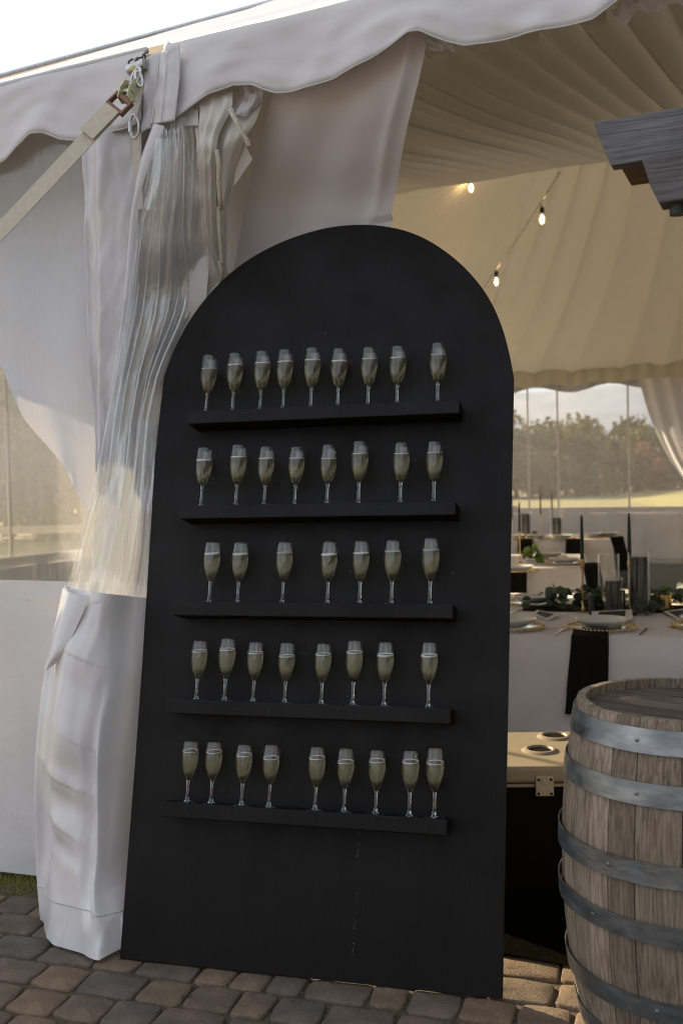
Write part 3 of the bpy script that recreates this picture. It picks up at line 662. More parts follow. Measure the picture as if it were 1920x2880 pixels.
bq = [-0.2557,-0.2533,-0.0004,-0.15,2.9745,0.0055]
ca, cb_, cc_ = bq[0], bq[1], bq[2]
BM = (Matrix.Rotation(ca, 4, 'Z') @ Matrix.Rotation(cb_, 4, 'X') @ Matrix.Rotation(cc_, 4, 'Y')); BM.translation = Vector(bq[3:6])
BMI = BM.inverted()
def behind(p, d, gap=.012):
    """extra push along +w that keeps cloth point p+d behind the leaning board"""
    q = BMI @ TW(Vector(p)+Vector(d)); z = q.z
    if z > 2.52: return d
    hw = .625 if z < 1.9 else .625*math.sqrt(max(0, 1-((z-1.88)/.625)**2))
    x = q.x+hw                       # >0 : behind the board's outline
    if x < -.05 or q.x > .9: return d
    ymin = .019+gap if x > -.012 else (.019+gap)-(-.012-x)*4.5
    if q.y >= ymin: return d
    return (d[0], d[1]+(ymin-q.y)*1.03, d[2])
# inner drapes
def fold_v(fr, amp, ph=0, k2=0):
    return lambda a, b, p: (0, amp*math.sin((a*fr+.3*N(a*3, b*1.5)+ph)*2*math.pi)*(.35+.65*math.sin(math.pi*min(1, b*1.3+.15)))+.012*N(a*9, b*5, 2), 0)
# big diagonal drape behind the left clear curtain
dl = tentthing('swept_drape', 'white drape swept diagonally behind the left clear curtain', 'drape')
sheet('cloth', [[(-2.3238,0.3,3.2345),(-1.7625,0.3,3.1803),(-1.3394,0.32,3.1539),(-1.0296,0.34,3.1713)], [(-2.341,0.3,2.8905),(-1.8356,0.31,2.8565),(-1.3745,0.32,2.8259),(-1.0343,0.33,2.828)], [(-2.285,0.31,2.6148),(-1.8028,0.31,2.4829),(-1.3685,0.32,2.4003),(-1.0516,0.33,2.333)], [(-2.108,0.31,2.4412),(-1.7216,0.31,2.1061),(-1.378,0.31,1.9371),(-1.0462,0.33,1.8833)], [(-1.9267,0.3,2.2613),(-1.6747,0.28,1.975),(-1.4146,0.26,1.6424),(-0.9717,0.25,1.1434)]], MT['drape'], dl, 60, 60, lambda a, b, p: (0, .022*math.sin(a*19+b*3)*b+.02*N(a*4, b*3), 0))
sheet('cloth', [[(-2.4596,0.42,3.2985),(-1.6325,0.42,3.2254),(-1.1022,0.44,3.2221)], [(-2.4775,0.42,2.9418),(-1.7537,0.42,2.6489),(-1.125,0.43,2.3584)], [(-2.3254,0.42,2.6425),(-1.8207,0.42,2.2365),(-1.1551,0.43,1.5017)]], MT['drape'], dl, 40, 40, lambda a, b, p: (0, .02*math.sin(a*23+b*4)*b+.02*N(a*4, b*3), 0), 'second layer of drape')
# sheer drape between bundle and opening
sm = tentthing('sheer_drape', 'white textured sheer drape hanging above and behind the black arched board', 'drape')
sheet('cloth', [[(-0.2176,0.05,2.8932),(-0.0234,0.05,2.8982),(0.1914,0.05,2.897),(0.3168,0.05,2.9255)], [(-0.2737,0.08,2.7901),(-0.0729,0.08,2.7689),(0.146,0.08,2.7578),(0.2694,0.08,2.7833)], [(-0.4015,0.2,2.675),(-0.2017,0.2,2.6438),(0.0458,0.2,2.6198),(0.1693,0.2,2.6292)], [(-0.5205,0.32,2.5342),(-0.2938,0.34,2.5084),(-0.0721,0.35,2.481),(0.0665,0.36,2.48)], [(-0.6328,0.4,2.2843),(-0.384,0.4,2.3398),(-0.133,0.4,2.3115),(0.0131,0.4,2.3105)], [(-0.7169,0.42,1.8706),(-0.4454,0.42,1.8546),(-0.2609,0.42,1.8438),(-0.1529,0.42,1.8696)]], MT['sheer'], sm, 70, 80,
      lambda a, b, p: behind(p, (0, .018*N(a*3, b*4, 1)+.012*math.sin(a*15+b*5)*(.4+b)-.02*math.exp(-((a-.88)/.05)**2), 0), .03))
sd_ = tentthing('shadow_drape', 'beige inner drape in shade between the lapel and the sheer drape', 'drape')
sheet('cloth', [[(-1.2974,0.55,3.2087),(-0.7583,0.55,3.1439),(-0.3656,0.55,3.1199)], [(-1.314,0.55,2.7513),(-0.7726,0.55,2.6756),(-0.4168,0.55,2.6258)], [(-1.3415,0.55,1.9918),(-0.8783,0.55,1.9612),(-0.513,0.55,1.9371)]], MT['drape'], sd_, 40, 20, fold_v(4, .02))
# swag at the far window
fd = tentthing('swept_drape', 'white drape swept to the right at the far window', 'drape')
sheet('cloth', [[(-0.6007,11,2.8078),(-0.2961,11,2.8116),(0.3604,11,2.8147),(0.9906,11,2.8288)], [(-0.4603,11,2.2846),(-0.1912,11,2.3007),(0.4082,11,2.2999),(1.0369,11,2.2965)], [(-0.2806,11,1.8392),(-0.0859,11,1.8615),(0.5102,11,1.8689),(1.0845,11,1.904)], [(-0.0089,11,1.396),(0.1824,11,1.3921),(0.6644,11,1.4388),(1.1318,11,1.4841)], [(0.3407,11,1.0449),(0.4478,11,1.0325),(0.7653,11,1.0295),(1.1277,11,1.0262)]], MT['drape'], fd, 80, 30, lambda a, b, p: (0, .05*math.sin(a*42+b*2), 0))
# drapes along the left end wall, added to keep sun off the near table
for i, (a, b) in enumerate(((-.02, .55), (2.5, 4.4), (6.2, 7.3), (10.2, 11.2))):
    ed_ = tentthing('end_drape', ['white drape gathered in the near corner of the left end wall', 'wide white drape at the middle of the left end wall', 'narrow white drape further along the left end wall', 'white drape in the far left corner of the tent'][i], 'drape')
    sheet('cloth', [[(SL+.09, a, 2.98), (SL+.09, b, 2.98)], [(SL+.09, a, 1.6), (SL+.09, b-.1, 1.6)], [(SL+.09, a, .05), (SL+.09, b-.05, .05)]], MT['drape'], ed_, 60, 10, lambda a_, b_, p: (.03*math.sin(a_*40), 0, 0))

sc_ = tentthing('side_curtain', 'plain white curtain closing the front wall further left', 'curtain')  # unseen curtain added to block sun from the tie-down strap
sheet('cloth', [[(-3.15, .07, 3.0), (-2.02, .07, 3.0)], [(-3.15, .07, 1.6), (-2.02, .07, 1.6)], [(-3.15, .07, .02), (-2.02, .07, .02)]], MT['vinyl'], sc_, 60, 10, lambda a, b, p: (0, .03*math.sin(a*34), 0))
# small ruffles of inner fabric and hanging tabs under the valance
rf = tentthing('inner_ruffle', 'small crumpled white cloth peeping under the valance above the sheer drape', 'cloth')
sheet('cloth', [[(0.2883,0.06,2.9111),(0.3342,0.06,2.8922),(0.3978,0.06,2.8591)], [(0.3027,0.05,2.8745),(0.3253,0.05,2.8484),(0.3988,0.06,2.8375)]], MT['sheer'], rf, 20, 8, lambda a, b, p: (0, .02*N(a*6, b*4), 0))
rf = tentthing('inner_ruffle', 'wavy white cloth edge under the valance at the upper right', 'cloth')
sheet('cloth', [[(0.8705,0.05,2.8594),(0.932,0.05,2.8708),(0.9924,0.05,2.8819),(1.0982,0.05,2.8824)], [(0.8847,0.05,2.8165),(0.9188,0.05,2.8018),(0.9461,0.05,2.8405),(0.9916,0.05,2.8184),(1.0393,0.05,2.835),(1.1089,0.05,2.8053)]], MT['sheer'], rf, 50, 10, lambda a, b, p: (0, .03*N(a*9, b*4), .01*N(a*16, 3)*b))
rf = tentthing('inner_ruffle', 'loose white cloth corner under the valance beside the rope lacing', 'cloth')
sheet('cloth', [[(-0.3497,0.02,2.8566),(-0.3023,0.02,2.8551),(-0.2396,0.02,2.829)], [(-0.3638,0.03,2.8085),(-0.2898,0.01,2.7987),(-0.2727,0.03,2.798)], [(-0.3898,0.02,2.7746),(-0.3346,0,2.741),(-0.3188,0.02,2.7535)]], MT['sheer'], rf, 20, 12, lambda a, b, p: (0, .025*N(a*5, b*5), 0))
for i, (x, y, z) in enumerate([(0.3234,0.14,2.8664),(0.4651,0.14,2.8655),(0.6152,0.14,2.8566),(0.814,0.14,2.8497)]):
    mb = MB(); mb.prism([(x-.030, z+.03), (x+.034, z+.04), (x+.03, z-.012), (x+.012, z-.022), (x-.018, z-.02), (x-.026, z-.008)], .12, .1215); o = link('liner_tab', mb.mesh('liner_tab'), MT['liner'], tent)

def inter(rows, b):
    n = len(rows)-1; k = min(n-1, int(b*n)); t = b*n-k
    A = catmull(rows[k], 12); B = catmull(rows[k+1], 12); return [tuple(x.lerp(y, t)) for x, y in zip(A, B)]
# ---- gathered curtain bundle
bn = tentthing('gathered_sidewall', 'bundled clear vinyl curtain with glossy white skirt gathered beside the black board', 'curtain')
def pleat(a, b, fr, ph, amp):
    q = a*fr+ph+.5*N(a*2+ph, b*1.6)
    return amp*(abs((q % 1)-.5)*2-.5)
cl_rows = [[(-0.6651,-0.04,2.7852),(-0.6405,-0.0469,2.7788),(-0.6158,-0.0543,2.7721),(-0.5934,-0.0585,2.7669),(-0.574,-0.0584,2.7636),(-0.5578,-0.0535,2.7624),(-0.5445,-0.0444,2.763),(-0.5331,-0.0322,2.7649),(-0.5201,-0.0225,2.7658),(-0.5017,-0.0212,2.7631),(-0.4833,-0.02,2.7603)],[(-0.6668,-0.0538,2.7071),(-0.6452,-0.0536,2.7036),(-0.6211,-0.0573,2.6984),(-0.5988,-0.0586,2.6942),(-0.5793,-0.0559,2.6917),(-0.5628,-0.0487,2.6911),(-0.549,-0.0374,2.6922),(-0.5371,-0.0232,2.6944),(-0.5234,-0.0116,2.6955),(-0.5042,-0.0085,2.6932),(-0.485,-0.0056,2.6909)],[(-0.6773,-0.0641,2.6318),(-0.6579,-0.0577,2.6304),(-0.6338,-0.0582,2.6263),(-0.611,-0.0569,2.6229),(-0.5908,-0.0519,2.621),(-0.5735,-0.0427,2.6207),(-0.5588,-0.0295,2.622),(-0.5458,-0.0136,2.6242),(-0.5309,-0.0003,2.6255),(-0.5106,0.0044,2.6234),(-0.4901,0.0089,2.6213)],[(-0.6952,-0.0715,2.5585),(-0.6773,-0.0596,2.5586),(-0.6526,-0.0573,2.5553),(-0.6288,-0.0537,2.5525),(-0.6075,-0.0468,2.5509),(-0.589,-0.0357,2.5508),(-0.5729,-0.0209,2.552),(-0.5584,-0.0034,2.5542),(-0.542,0.0114,2.5553),(-0.5201,0.0175,2.5534),(-0.498,0.0233,2.5514)],[(-0.7118,-0.079,2.4848),(-0.6975,-0.0585,2.4874),(-0.6734,-0.0518,2.4853),(-0.6496,-0.0446,2.4833),(-0.6279,-0.0345,2.4824),(-0.6087,-0.0207,2.4827),(-0.5918,-0.0032,2.4842),(-0.5764,0.0167,2.4865),(-0.559,0.0338,2.4878),(-0.5358,0.042,2.4862),(-0.5125,0.0499,2.4845)],[(-0.7271,-0.0864,2.4108),(-0.7185,-0.0547,2.4163),(-0.696,-0.0422,2.4157),(-0.673,-0.0304,2.4149),(-0.6515,-0.0162,2.4147),(-0.6323,0.0014,2.4157),(-0.615,0.0222,2.4176),(-0.5991,0.0453,2.4202),(-0.581,0.0654,2.4218),(-0.557,0.0765,2.4207),(-0.5327,0.0871,2.4194)],[(-0.7381,-0.0918,2.3368),(-0.7348,-0.0487,2.3445),(-0.7133,-0.0303,2.3451),(-0.6903,-0.0137,2.3451),(-0.6684,0.0047,2.3456),(-0.6484,0.026,2.3469),(-0.6301,0.0503,2.349),(-0.6129,0.0767,2.3517),(-0.5933,0.0998,2.3534),(-0.5678,0.1138,2.3526),(-0.5418,0.1273,2.3516)],[(-0.7453,-0.0954,2.2625),(-0.7509,-0.0358,2.2734),(-0.7322,-0.0089,2.2756),(-0.7106,0.0146,2.2768),(-0.6894,0.039,2.2781),(-0.6696,0.0657,2.2801),(-0.651,0.095,2.2827),(-0.6333,0.1261,2.2857),(-0.6128,0.1536,2.2877),(-0.5862,0.1719,2.2874),(-0.559,0.1893,2.2868)],[(-0.7524,-0.0989,2.1882),(-0.7658,-0.0272,2.2005),(-0.75,0.006,2.2036),(-0.7305,0.0346,2.2054),(-0.7108,0.0634,2.2073),(-0.692,0.0941,2.2096),(-0.6742,0.1271,2.2123),(-0.6569,0.1616,2.2153),(-0.6368,0.1924,2.2174),(-0.6103,0.2138,2.2174),(-0.5831,0.2342,2.2171)],[(-0.7633,-0.1025,2.1141),(-0.7744,-0.0356,2.1239),(-0.7582,-0.0049,2.1259),(-0.7386,0.0216,2.1269),(-0.7189,0.0486,2.1281),(-0.7004,0.0777,2.1296),(-0.6831,0.1092,2.1315),(-0.6663,0.1424,2.1338),(-0.6468,0.1718,2.1352),(-0.6209,0.1919,2.1347),(-0.5943,0.2111,2.134)],[(-0.7757,-0.106,2.04),(-0.7866,-0.045,2.0475),(-0.7721,-0.0174,2.0487),(-0.7547,0.0067,2.0492),(-0.7376,0.0316,2.0498),(-0.7218,0.0588,2.0508),(-0.7074,0.0885,2.0522),(-0.6937,0.12,2.0538),(-0.6772,0.1479,2.0548),(-0.6544,0.1665,2.0541),(-0.6309,0.1843,2.0532)],[(-0.7882,-0.1096,1.9657),(-0.7993,-0.0546,1.9712),(-0.7872,-0.0301,1.9717),(-0.7726,-0.0086,1.9717),(-0.7586,0.014,1.9718),(-0.7461,0.0392,1.9723),(-0.7352,0.0671,1.9732),(-0.7253,0.0969,1.9744),(-0.7126,0.1232,1.975),(-0.6935,0.1402,1.9741),(-0.6737,0.1565,1.9731)],[(-0.8001,-0.1184,1.8907),(-0.8111,-0.0677,1.8946),(-0.8002,-0.0453,1.8945),(-0.7873,-0.0255,1.894),(-0.775,-0.0044,1.8937),(-0.7645,0.0194,1.8937),(-0.7557,0.046,1.8941),(-0.748,0.0746,1.8947),(-0.7375,0.0997,1.8948),(-0.7206,0.1157,1.8937),(-0.703,0.131,1.8925)],[(-0.812,-0.1279,1.8158),(-0.8216,-0.0805,1.8181),(-0.8104,-0.0599,1.8174),(-0.7973,-0.0414,1.8165),(-0.7852,-0.0215,1.8157),(-0.7749,0.0012,1.8152),(-0.7664,0.0268,1.8149),(-0.759,0.0544,1.8149),(-0.749,0.0787,1.8144),(-0.7325,0.0938,1.813),(-0.7153,0.1083,1.8115)],[(-0.8238,-0.1375,1.7409),(-0.8319,-0.0932,1.7419),(-0.8202,-0.0742,1.7407),(-0.8069,-0.0571,1.7393),(-0.7946,-0.0384,1.738),(-0.7844,-0.0167,1.737),(-0.776,0.0079,1.7362),(-0.7689,0.0346,1.7355),(-0.7591,0.0581,1.7345),(-0.7427,0.0724,1.7328),(-0.7259,0.0861,1.731)],[(-0.8353,-0.147,1.666),(-0.8408,-0.1054,1.6658),(-0.8273,-0.0877,1.6641),(-0.8125,-0.0717,1.6623),(-0.7988,-0.0539,1.6606),(-0.7872,-0.033,1.6591),(-0.7776,-0.0092,1.6577),(-0.7692,0.0168,1.6563),(-0.7583,0.0395,1.6548),(-0.7407,0.0532,1.6528),(-0.7227,0.0663,1.6507)],[(-0.8468,-0.1566,1.5912),(-0.8497,-0.1174,1.5899),(-0.8345,-0.1011,1.5878),(-0.818,-0.0861,1.5857),(-0.8029,-0.0692,1.5836),(-0.79,-0.0492,1.5816),(-0.7792,-0.0261,1.5797),(-0.7696,-0.0009,1.5778),(-0.7575,0.0212,1.5757),(-0.7387,0.0342,1.5735),(-0.7196,0.0466,1.5712)],[(-0.864,-0.1668,1.5167),(-0.8638,-0.13,1.5144),(-0.8461,-0.1148,1.512),(-0.8275,-0.1008,1.5096),(-0.8103,-0.0847,1.5071),(-0.7954,-0.0654,1.5047),(-0.7826,-0.043,1.5023),(-0.7711,-0.0184,1.4998),(-0.7571,0.003,1.4973),(-0.7366,0.0155,1.4949),(-0.7156,0.0274,1.4924)],[(-0.8844,-0.1775,1.4421),(-0.8807,-0.1427,1.4391),(-0.8603,-0.1286,1.4364),(-0.8391,-0.1155,1.4338),(-0.8194,-0.1002,1.4311),(-0.8021,-0.0816,1.4283),(-0.787,-0.0598,1.4254),(-0.7734,-0.0358,1.4225),(-0.7571,-0.0149,1.4196),(-0.7343,-0.003,1.4169),(-0.7111,0.0083,1.4143)],[(-0.9048,-0.1881,1.3676),(-0.8998,-0.1528,1.3637),(-0.8777,-0.1383,1.3608),(-0.8546,-0.125,1.358),(-0.8332,-0.1095,1.355),(-0.8141,-0.0907,1.3519),(-0.7973,-0.0688,1.3486),(-0.7818,-0.0446,1.3452),(-0.7638,-0.0236,1.3419),(-0.7391,-0.0115,1.3391),(-0.7141,0,1.3363)],[(-0.9241,-0.1987,1.2929),(-0.9198,-0.1607,1.2881),(-0.8969,-0.1449,1.2849),(-0.8729,-0.1305,1.2819),(-0.8504,-0.114,1.2786),(-0.8302,-0.0943,1.2751),(-0.8122,-0.0716,1.2714),(-0.7955,-0.0467,1.2675),(-0.7762,-0.0249,1.2638),(-0.7502,-0.0122,1.2608),(-0.7238,0,1.2579)],[(-0.9428,-0.2094,1.2183),(-0.9392,-0.1687,1.2124),(-0.9158,-0.1515,1.2089),(-0.891,-0.1359,1.2056),(-0.8676,-0.1185,1.202),(-0.8464,-0.098,1.1981),(-0.8273,-0.0744,1.1939),(-0.8095,-0.0487,1.1895),(-0.789,-0.0262,1.1854),(-0.7618,-0.0128,1.1822),(-0.7341,0,1.1791)],[(-0.9615,-0.22,1.1437),(-0.9587,-0.1767,1.1366),(-0.9347,-0.1581,1.1327),(-0.9091,-0.1414,1.129),(-0.8847,-0.123,1.1252),(-0.8626,-0.1016,1.1209),(-0.8424,-0.0772,1.1162),(-0.8235,-0.0508,1.1112),(-0.8019,-0.0276,1.1067),(-0.7734,-0.0135,1.1033),(-0.7444,0,1.1001)]]
def cfn(fr, ph, amp, wo, sx=0):
    def f(a, b, p):
        e = math.sin(math.pi*a)**.3 if 0 < a < 1 else 0
        A = amp*(.35+.65*math.sin(math.pi*(b*.9+.05)))
        d = pleat(a, b, fr, ph, A)*e + .35*pleat(a+.05*math.sin(b*5), b, fr*2.3, ph+.3, A)*e + .010*N(a*7+ph, b*6) + .006*N(a*15, b*16, 3)
        return behind(p, (sx*math.sin(b*5+ph)*e, d+wo, 0), .012+wo*.3)
    return f
sheet('clear_fold', cl_rows, MT['clear_fold'], bn, 150, 120, cfn(3.2, .1, .030, 0))
sheet('clear_fold', cl_rows, MT['clear_fold'], bn, 130, 90, cfn(2.3, .63, .026, .03, .015))
sheet('clear_fold', cl_rows, MT['clear_fold'], bn, 110, 80, cfn(4.1, .31, .024, .05, -.015))
rg = random.Random(12)
for k in range(8):
    fa = (k+.5)/8+rg.uniform(-.05, .05); q = []; ph = rg.uniform(0, 6); rg0 = rg.uniform(.01, .09)
    for i_ in range(41):
        b = i_/40; row = inter(cl_rows, min(.999, .02+.95*b)); u_ = max(0, min(.72, (fa+rg0*math.sin(b*4+ph))*.74)); c_ = catmull(row, 24)
        p = c_[int(u_*24)].lerp(c_[min(24, int(u_*24)+1)], u_*24-int(u_*24)); q.append(p+Vector((0, -.012-.006*math.sin(b*6+ph), 0)))
    i0 = rg.choice([0, 0, 6, 14, 20]); i1 = rg.choice([40, 40, 32, 24])
    mb = MB(); mb.tube(q[i0:i1+1], [(.002+.0036*math.sin(math.pi*(j+1)/(i1-i0+2)))*(.35+.6*((k*7) % 5)/4) for j in range(i1-i0+1)], 10, cap=False)
    link('fold_roll', mb.mesh('fold_roll', True), MT['clear_roll'], bn)
# loose clear flap hanging on the upper left of the bundle
sheet('clear_fold', [[(-0.6265,-0.1,2.6685),(-0.584,-0.11,2.6703),(-0.5658,-0.09,2.6791)], [(-0.6317,-0.13,2.5147),(-0.5738,-0.15,2.5041),(-0.5596,-0.12,2.5069)], [(-0.6515,-0.13,2.459),(-0.5958,-0.16,2.4211),(-0.579,-0.12,2.4516)]], MT['clear_fold'], bn, 20, 20, lambda a, b, p: (0, -.02*math.sin(math.pi*a), 0))
# skirt
sk_rows = [[(-0.9606,-0.22,1.1665),(-0.7549,-0.28,1.1525),(-0.723,-0.1,1.1183),(-0.6474,-0.02,1.1051)],
 [(-0.9826,-0.25,1.0255),(-0.7716,-0.31,1.0279),(-0.7164,-0.13,0.9965),(-0.6469,-0.04,0.9862)],
 [(-1.0172,-0.28,0.8473),(-0.7725,-0.35,0.8613),(-0.7077,-0.17,0.8231),(-0.6504,-0.07,0.8073)],
 [(-1.0296,-0.31,0.6415),(-0.7726,-0.385,0.6682),(-0.7089,-0.2,0.6203),(-0.6454,-0.1,0.6085)],
 [(-1.0393,-0.32,0.417),(-0.7706,-0.41,0.4613),(-0.7025,-0.24,0.4166),(-0.6458,-0.13,0.4043)],
 [(-1.0389,-0.32,0.19),(-0.766,-0.43,0.2411),(-0.6885,-0.29,0.2073),(-0.6429,-0.17,0.1918)],
 [(-1.0325,-0.32,0.0619),(-0.7453,-0.45,0.1246),(-0.6465,-0.36,0.1038),(-0.6383,-0.2,0.0691)],
 [(-1.0439,-0.3029,0.012),(-0.8401,-0.4265,0.01),(-0.7134,-0.456,0.01),(-0.6269,-0.437,0.0185),(-0.6206,-0.36,0.0081),(-0.6176,-0.24,0)]]
def skf(a, b, p):
    e = ss(0, .04, a)*ss(1, .93, a)
    d = .028*N(a*2.2+b*.8, b*2.2, 1)+.018*N(a*4-b*2, b*3.6, 7)
    d += -.030*math.exp(-((a-.60-.10*(b-.5))/.045)**2)*ss(.25, .5, b)*(1-ss(.85, .95, b))
    d += .020*math.exp(-((a-.50-.10*(b-.5))/.04)**2)*ss(.3, .55, b)*(1-ss(.85, .95, b))
    d += -.020*math.exp(-((a-.10)/.05)**2)*(1-ss(.1, .35, b))
    # sagging crescent folds
    for (a0, b0, ra, rb, k) in ((.40, .20, .22, .05, .022), (.30, .55, .20, .035, .026), (.28, .68, .18, .03, .020), (.45, .44, .14, .05, .015), (.72, .72, .1, .05, .02), (.8, .84, .08, .04, .015)):
        u_ = (a-a0)/ra; v_ = (b-b0-.03*u_)/rb
        d -= .45*k*math.exp(-u_*u_)*math.exp(-v_*v_)*(1 if v_ < 0 else .6) - .35*k*math.exp(-u_*u_)*math.exp(-(v_-1.6)**2)
    d += .004*N(a*14, b*10, 3)+.014*math.sin(a*17+1.5*N(a*2, b*1.5))*ss(0, .25, b)
    return behind(p, (0, d*e, 0))
sk_o = sheet('skirt', sk_rows, MT['vinyl_gloss'], bn, 110, 170, skf)
def inter(rows, b):
    n = len(rows)-1; k = min(n-1, int(b*n)); t = b*n-k
    A = catmull(rows[k], 12); B = catmull(rows[k+1], 12); return [tuple(x.lerp(y, t)) for x, y in zip(A, B)]
sheet('skirt_band', [inter(sk_rows, -.0), inter(sk_rows, .035)], MT['vinyl_gloss'], bn, 60, 3, lambda a, b, p: (0, -.003, 0))
mb = MB(); mb.tube([sk_o.data.vertices[i*171+150].co+Vector((0, -.0012, 0)) for i in range(0, 108)], .0018, 5); link('hem_seam', mb.mesh('hem_seam', True), MT['hem'], bn)
# pocket fold on the skirt's upper left
sheet('skirt_fold', [[(-0.9481,-0.235,1.1638),(-0.8712,-0.26,1.1563),(-0.7887,-0.29,1.144)], [(-0.9594,-0.26,1.0579),(-0.8874,-0.29,1.0527),(-0.823,-0.31,1.0549)], [(-0.9747,-0.28,0.9551),(-0.9152,-0.31,0.9539),(-0.8644,-0.33,0.9685)], [(-0.985,-0.29,0.9082),(-0.9512,-0.31,0.8927),(-0.9193,-0.32,0.9141)]], MT['vinyl_gloss'], bn, 24, 40, lambda a, b, p: (0, -.035*math.sin(math.pi*a)*(1-.3*b)-.012, 0))
# opaque white sleeve left of the bundle
sheet('sleeve', [[(-0.9969,-0.01,2.849),(-0.8763,-0.035,2.8325),(-0.7254,-0.01,2.8326)], [(-0.9998,-0.01,2.6142),(-0.8679,-0.045,2.5859),(-0.742,-0.02,2.5741)], [(-0.9986,-0.01,2.3307),(-0.8684,-0.05,2.3083),(-0.7701,-0.02,2.3029)], [(-0.9894,-0.02,2.044),(-0.8803,-0.055,2.031),(-0.7875,-0.04,2.0254)], [(-0.9685,-0.03,1.8049),(-0.8849,-0.06,1.7986),(-0.8284,-0.06,1.7802)], [(-0.9368,-0.05,1.5983),(-0.8943,-0.07,1.5891),(-0.8584,-0.08,1.5725)], [(-0.9232,-0.06,1.4883),(-0.9021,-0.07,1.4803),(-0.8792,-0.08,1.4724)]], MT['vinyl'], bn, 50, 70,
      lambda a, b, p: (0, -.022*math.exp(-((a-.45)/.14)**2)+.014*N(a*3, b*7)+.006*N(a*9, b*20, 4)-.012*math.exp(-((a-.06)/.04)**2), 0))
sheet('sleeve', [[(-0.8836,0.09,2.8742),(-0.7025,0.09,2.8428),(-0.5377,0.09,2.8141)], [(-0.91,0.1,2.3417),(-0.7268,0.1,2.321),(-0.5668,0.14,2.3106)], [(-1.0101,0.1,1.7824),(-0.8559,0.12,1.7758),(-0.7275,0.2459,1.7762)], [(-1.0452,0.08,1.5044),(-0.8509,0.1,1.5005),(-0.7298,0.1773,1.4971)], [(-1.0569,0.06,1.3081),(-0.9019,0.08,1.3074),(-0.7417,0.1284,1.3049)], [(-1.0731,0.02,1.0493),(-0.9204,0.04,1.0518),(-0.7119,0.0724,1.0545)]], MT['vinyl'], bn, 40, 40, lambda a, b, p: (0, .012*N(a*4, b*6), 0))
# narrow white strip left of clear folds
sheet('sleeve', [[(-0.6243,-0.1,2.734),(-0.5719,-0.11,2.7147)], [(-0.6751,-0.11,2.6115),(-0.6176,-0.12,2.6174)], [(-0.7107,-0.11,2.4719),(-0.6797,-0.12,2.4771)], [(-0.7318,-0.11,2.3409),(-0.7061,-0.12,2.3417)], [(-0.7476,-0.12,2.147),(-0.7274,-0.13,2.1435)]], MT['vinyl'], bn, 10, 30, lambda a, b, p: (0, -.012*math.sin(math.pi*a), 0))

# lapel beside the bundle with rope lacing
lp = tentthing('laced_lapel', 'beige vinyl lapel with rope lacing between the bundled curtain and the sheer drape', 'curtain')
sheet('inner_strip', [[(-0.5262,-0.01,2.8301),(-0.45,-0.02,2.8218),(-0.3634,-0.01,2.8269)], [(-0.5109,-0.02,2.7739),(-0.4423,-0.035,2.7659),(-0.3658,-0.02,2.7719)], [(-0.5061,-0.02,2.7038),(-0.4471,-0.045,2.6864),(-0.4149,-0.025,2.6872)], [(-0.5043,-0.02,2.6489),(-0.4488,-0.045,2.6328),(-0.4251,-0.025,2.6349)], [(-0.545,0.04,2.5341),(-0.4934,0.02,2.5216),(-0.4706,0.04,2.5235)], [(-0.6185,0.15,2.3435),(-0.5635,0.13,2.3332),(-0.5479,0.17,2.3393)], [(-0.6553,0.2,2.14),(-0.6101,0.2,2.1359),(-0.5684,0.2019,2.1324)]], MT['vinyl_beige'], lp, 30, 70, lambda a, b, p: behind(p, (0, .008*N(a*4, b*14)+.006*math.sin(a*20), 0), .01))
sheet('outer_strip', [[(-0.4374,0.03,2.832),(-0.3595,0.03,2.8371),(-0.2659,0.05,2.837)], [(-0.4425,0.02,2.7484),(-0.365,0.02,2.741),(-0.3036,0.04,2.7369)], [(-0.447,0.015,2.6737),(-0.3811,0,2.6644),(-0.3496,0.04,2.6771)], [(-0.4767,0.05,2.584),(-0.4285,0.04,2.58),(-0.4116,0.07,2.5826)], [(-0.5074,0.1,2.4799),(-0.4704,0.08,2.4701),(-0.4729,0.12,2.4831)], [(-0.5601,0.19,2.3447),(-0.5277,0.17,2.337),(-0.5334,0.21,2.3456)], [(-0.5823,0.2217,2.1365),(-0.5669,0.2241,2.1354),(-0.5499,0.2267,2.1343)]], MT['vinyl_beige'], lp, 24, 60, lambda a, b, p: behind(p, (0, .008*N(a*4, b*12, 5), 0), .02))
sheet('corner_patch', [[(-0.3613,0.06,2.6732),(-0.3321,0.06,2.6154)], [(-0.4021,0.06,2.583),(-0.4088,0.06,2.5348)]], MT['liner'], lp, 8, 8, None, 'darker reinforced corner patch')
def rope(name, pts, r, parent, label=None):
    c = catmull(pts, 60); mb = MB()
    L = sum((b-a).length for a, b in zip(c, c[1:])); turns = L/.022
    for ph in (0, 2.1, 4.2):
        q = []
        for i, p in enumerate(c):
            a = 2*math.pi*turns*i/60+ph; q.append(p+Vector((math.cos(a), math.sin(a), 0))*r*.5)
        mb.tube(q, r*.62, 5)
    return link(name, mb.mesh(name, True), MT['rope'], parent, label)
rope('lacing_rope', [(-0.3535,-0.05,2.7512),(-0.3269,-0.06,2.7105),(-0.3081,-0.06,2.6717),(-0.2948,-0.05,2.6469),(-0.2896,-0.04,2.6233)], .0075, lp)
rope('lacing_rope', [(-0.3526,-0.04,2.7572),(-0.323,-0.05,2.7058),(-0.3042,-0.05,2.6655),(-0.291,-0.04,2.6321),(-0.2882,-0.05,2.6458)], .006, lp)
rope('lacing_rope', [(-0.4125,-0.04,2.6285),(-0.4116,-0.03,2.5818),(-0.4255,-0.01,2.5308),(-0.4402,0.02,2.4814),(-0.4557,0.05,2.464)], .0085, lp)
rope('lacing_rope', [(-0.4644,0.05,2.4682),(-0.4768,0.07,2.4081),(-0.4915,0.1,2.3556),(-0.5124,0.14,2.2967)], .008, lp)
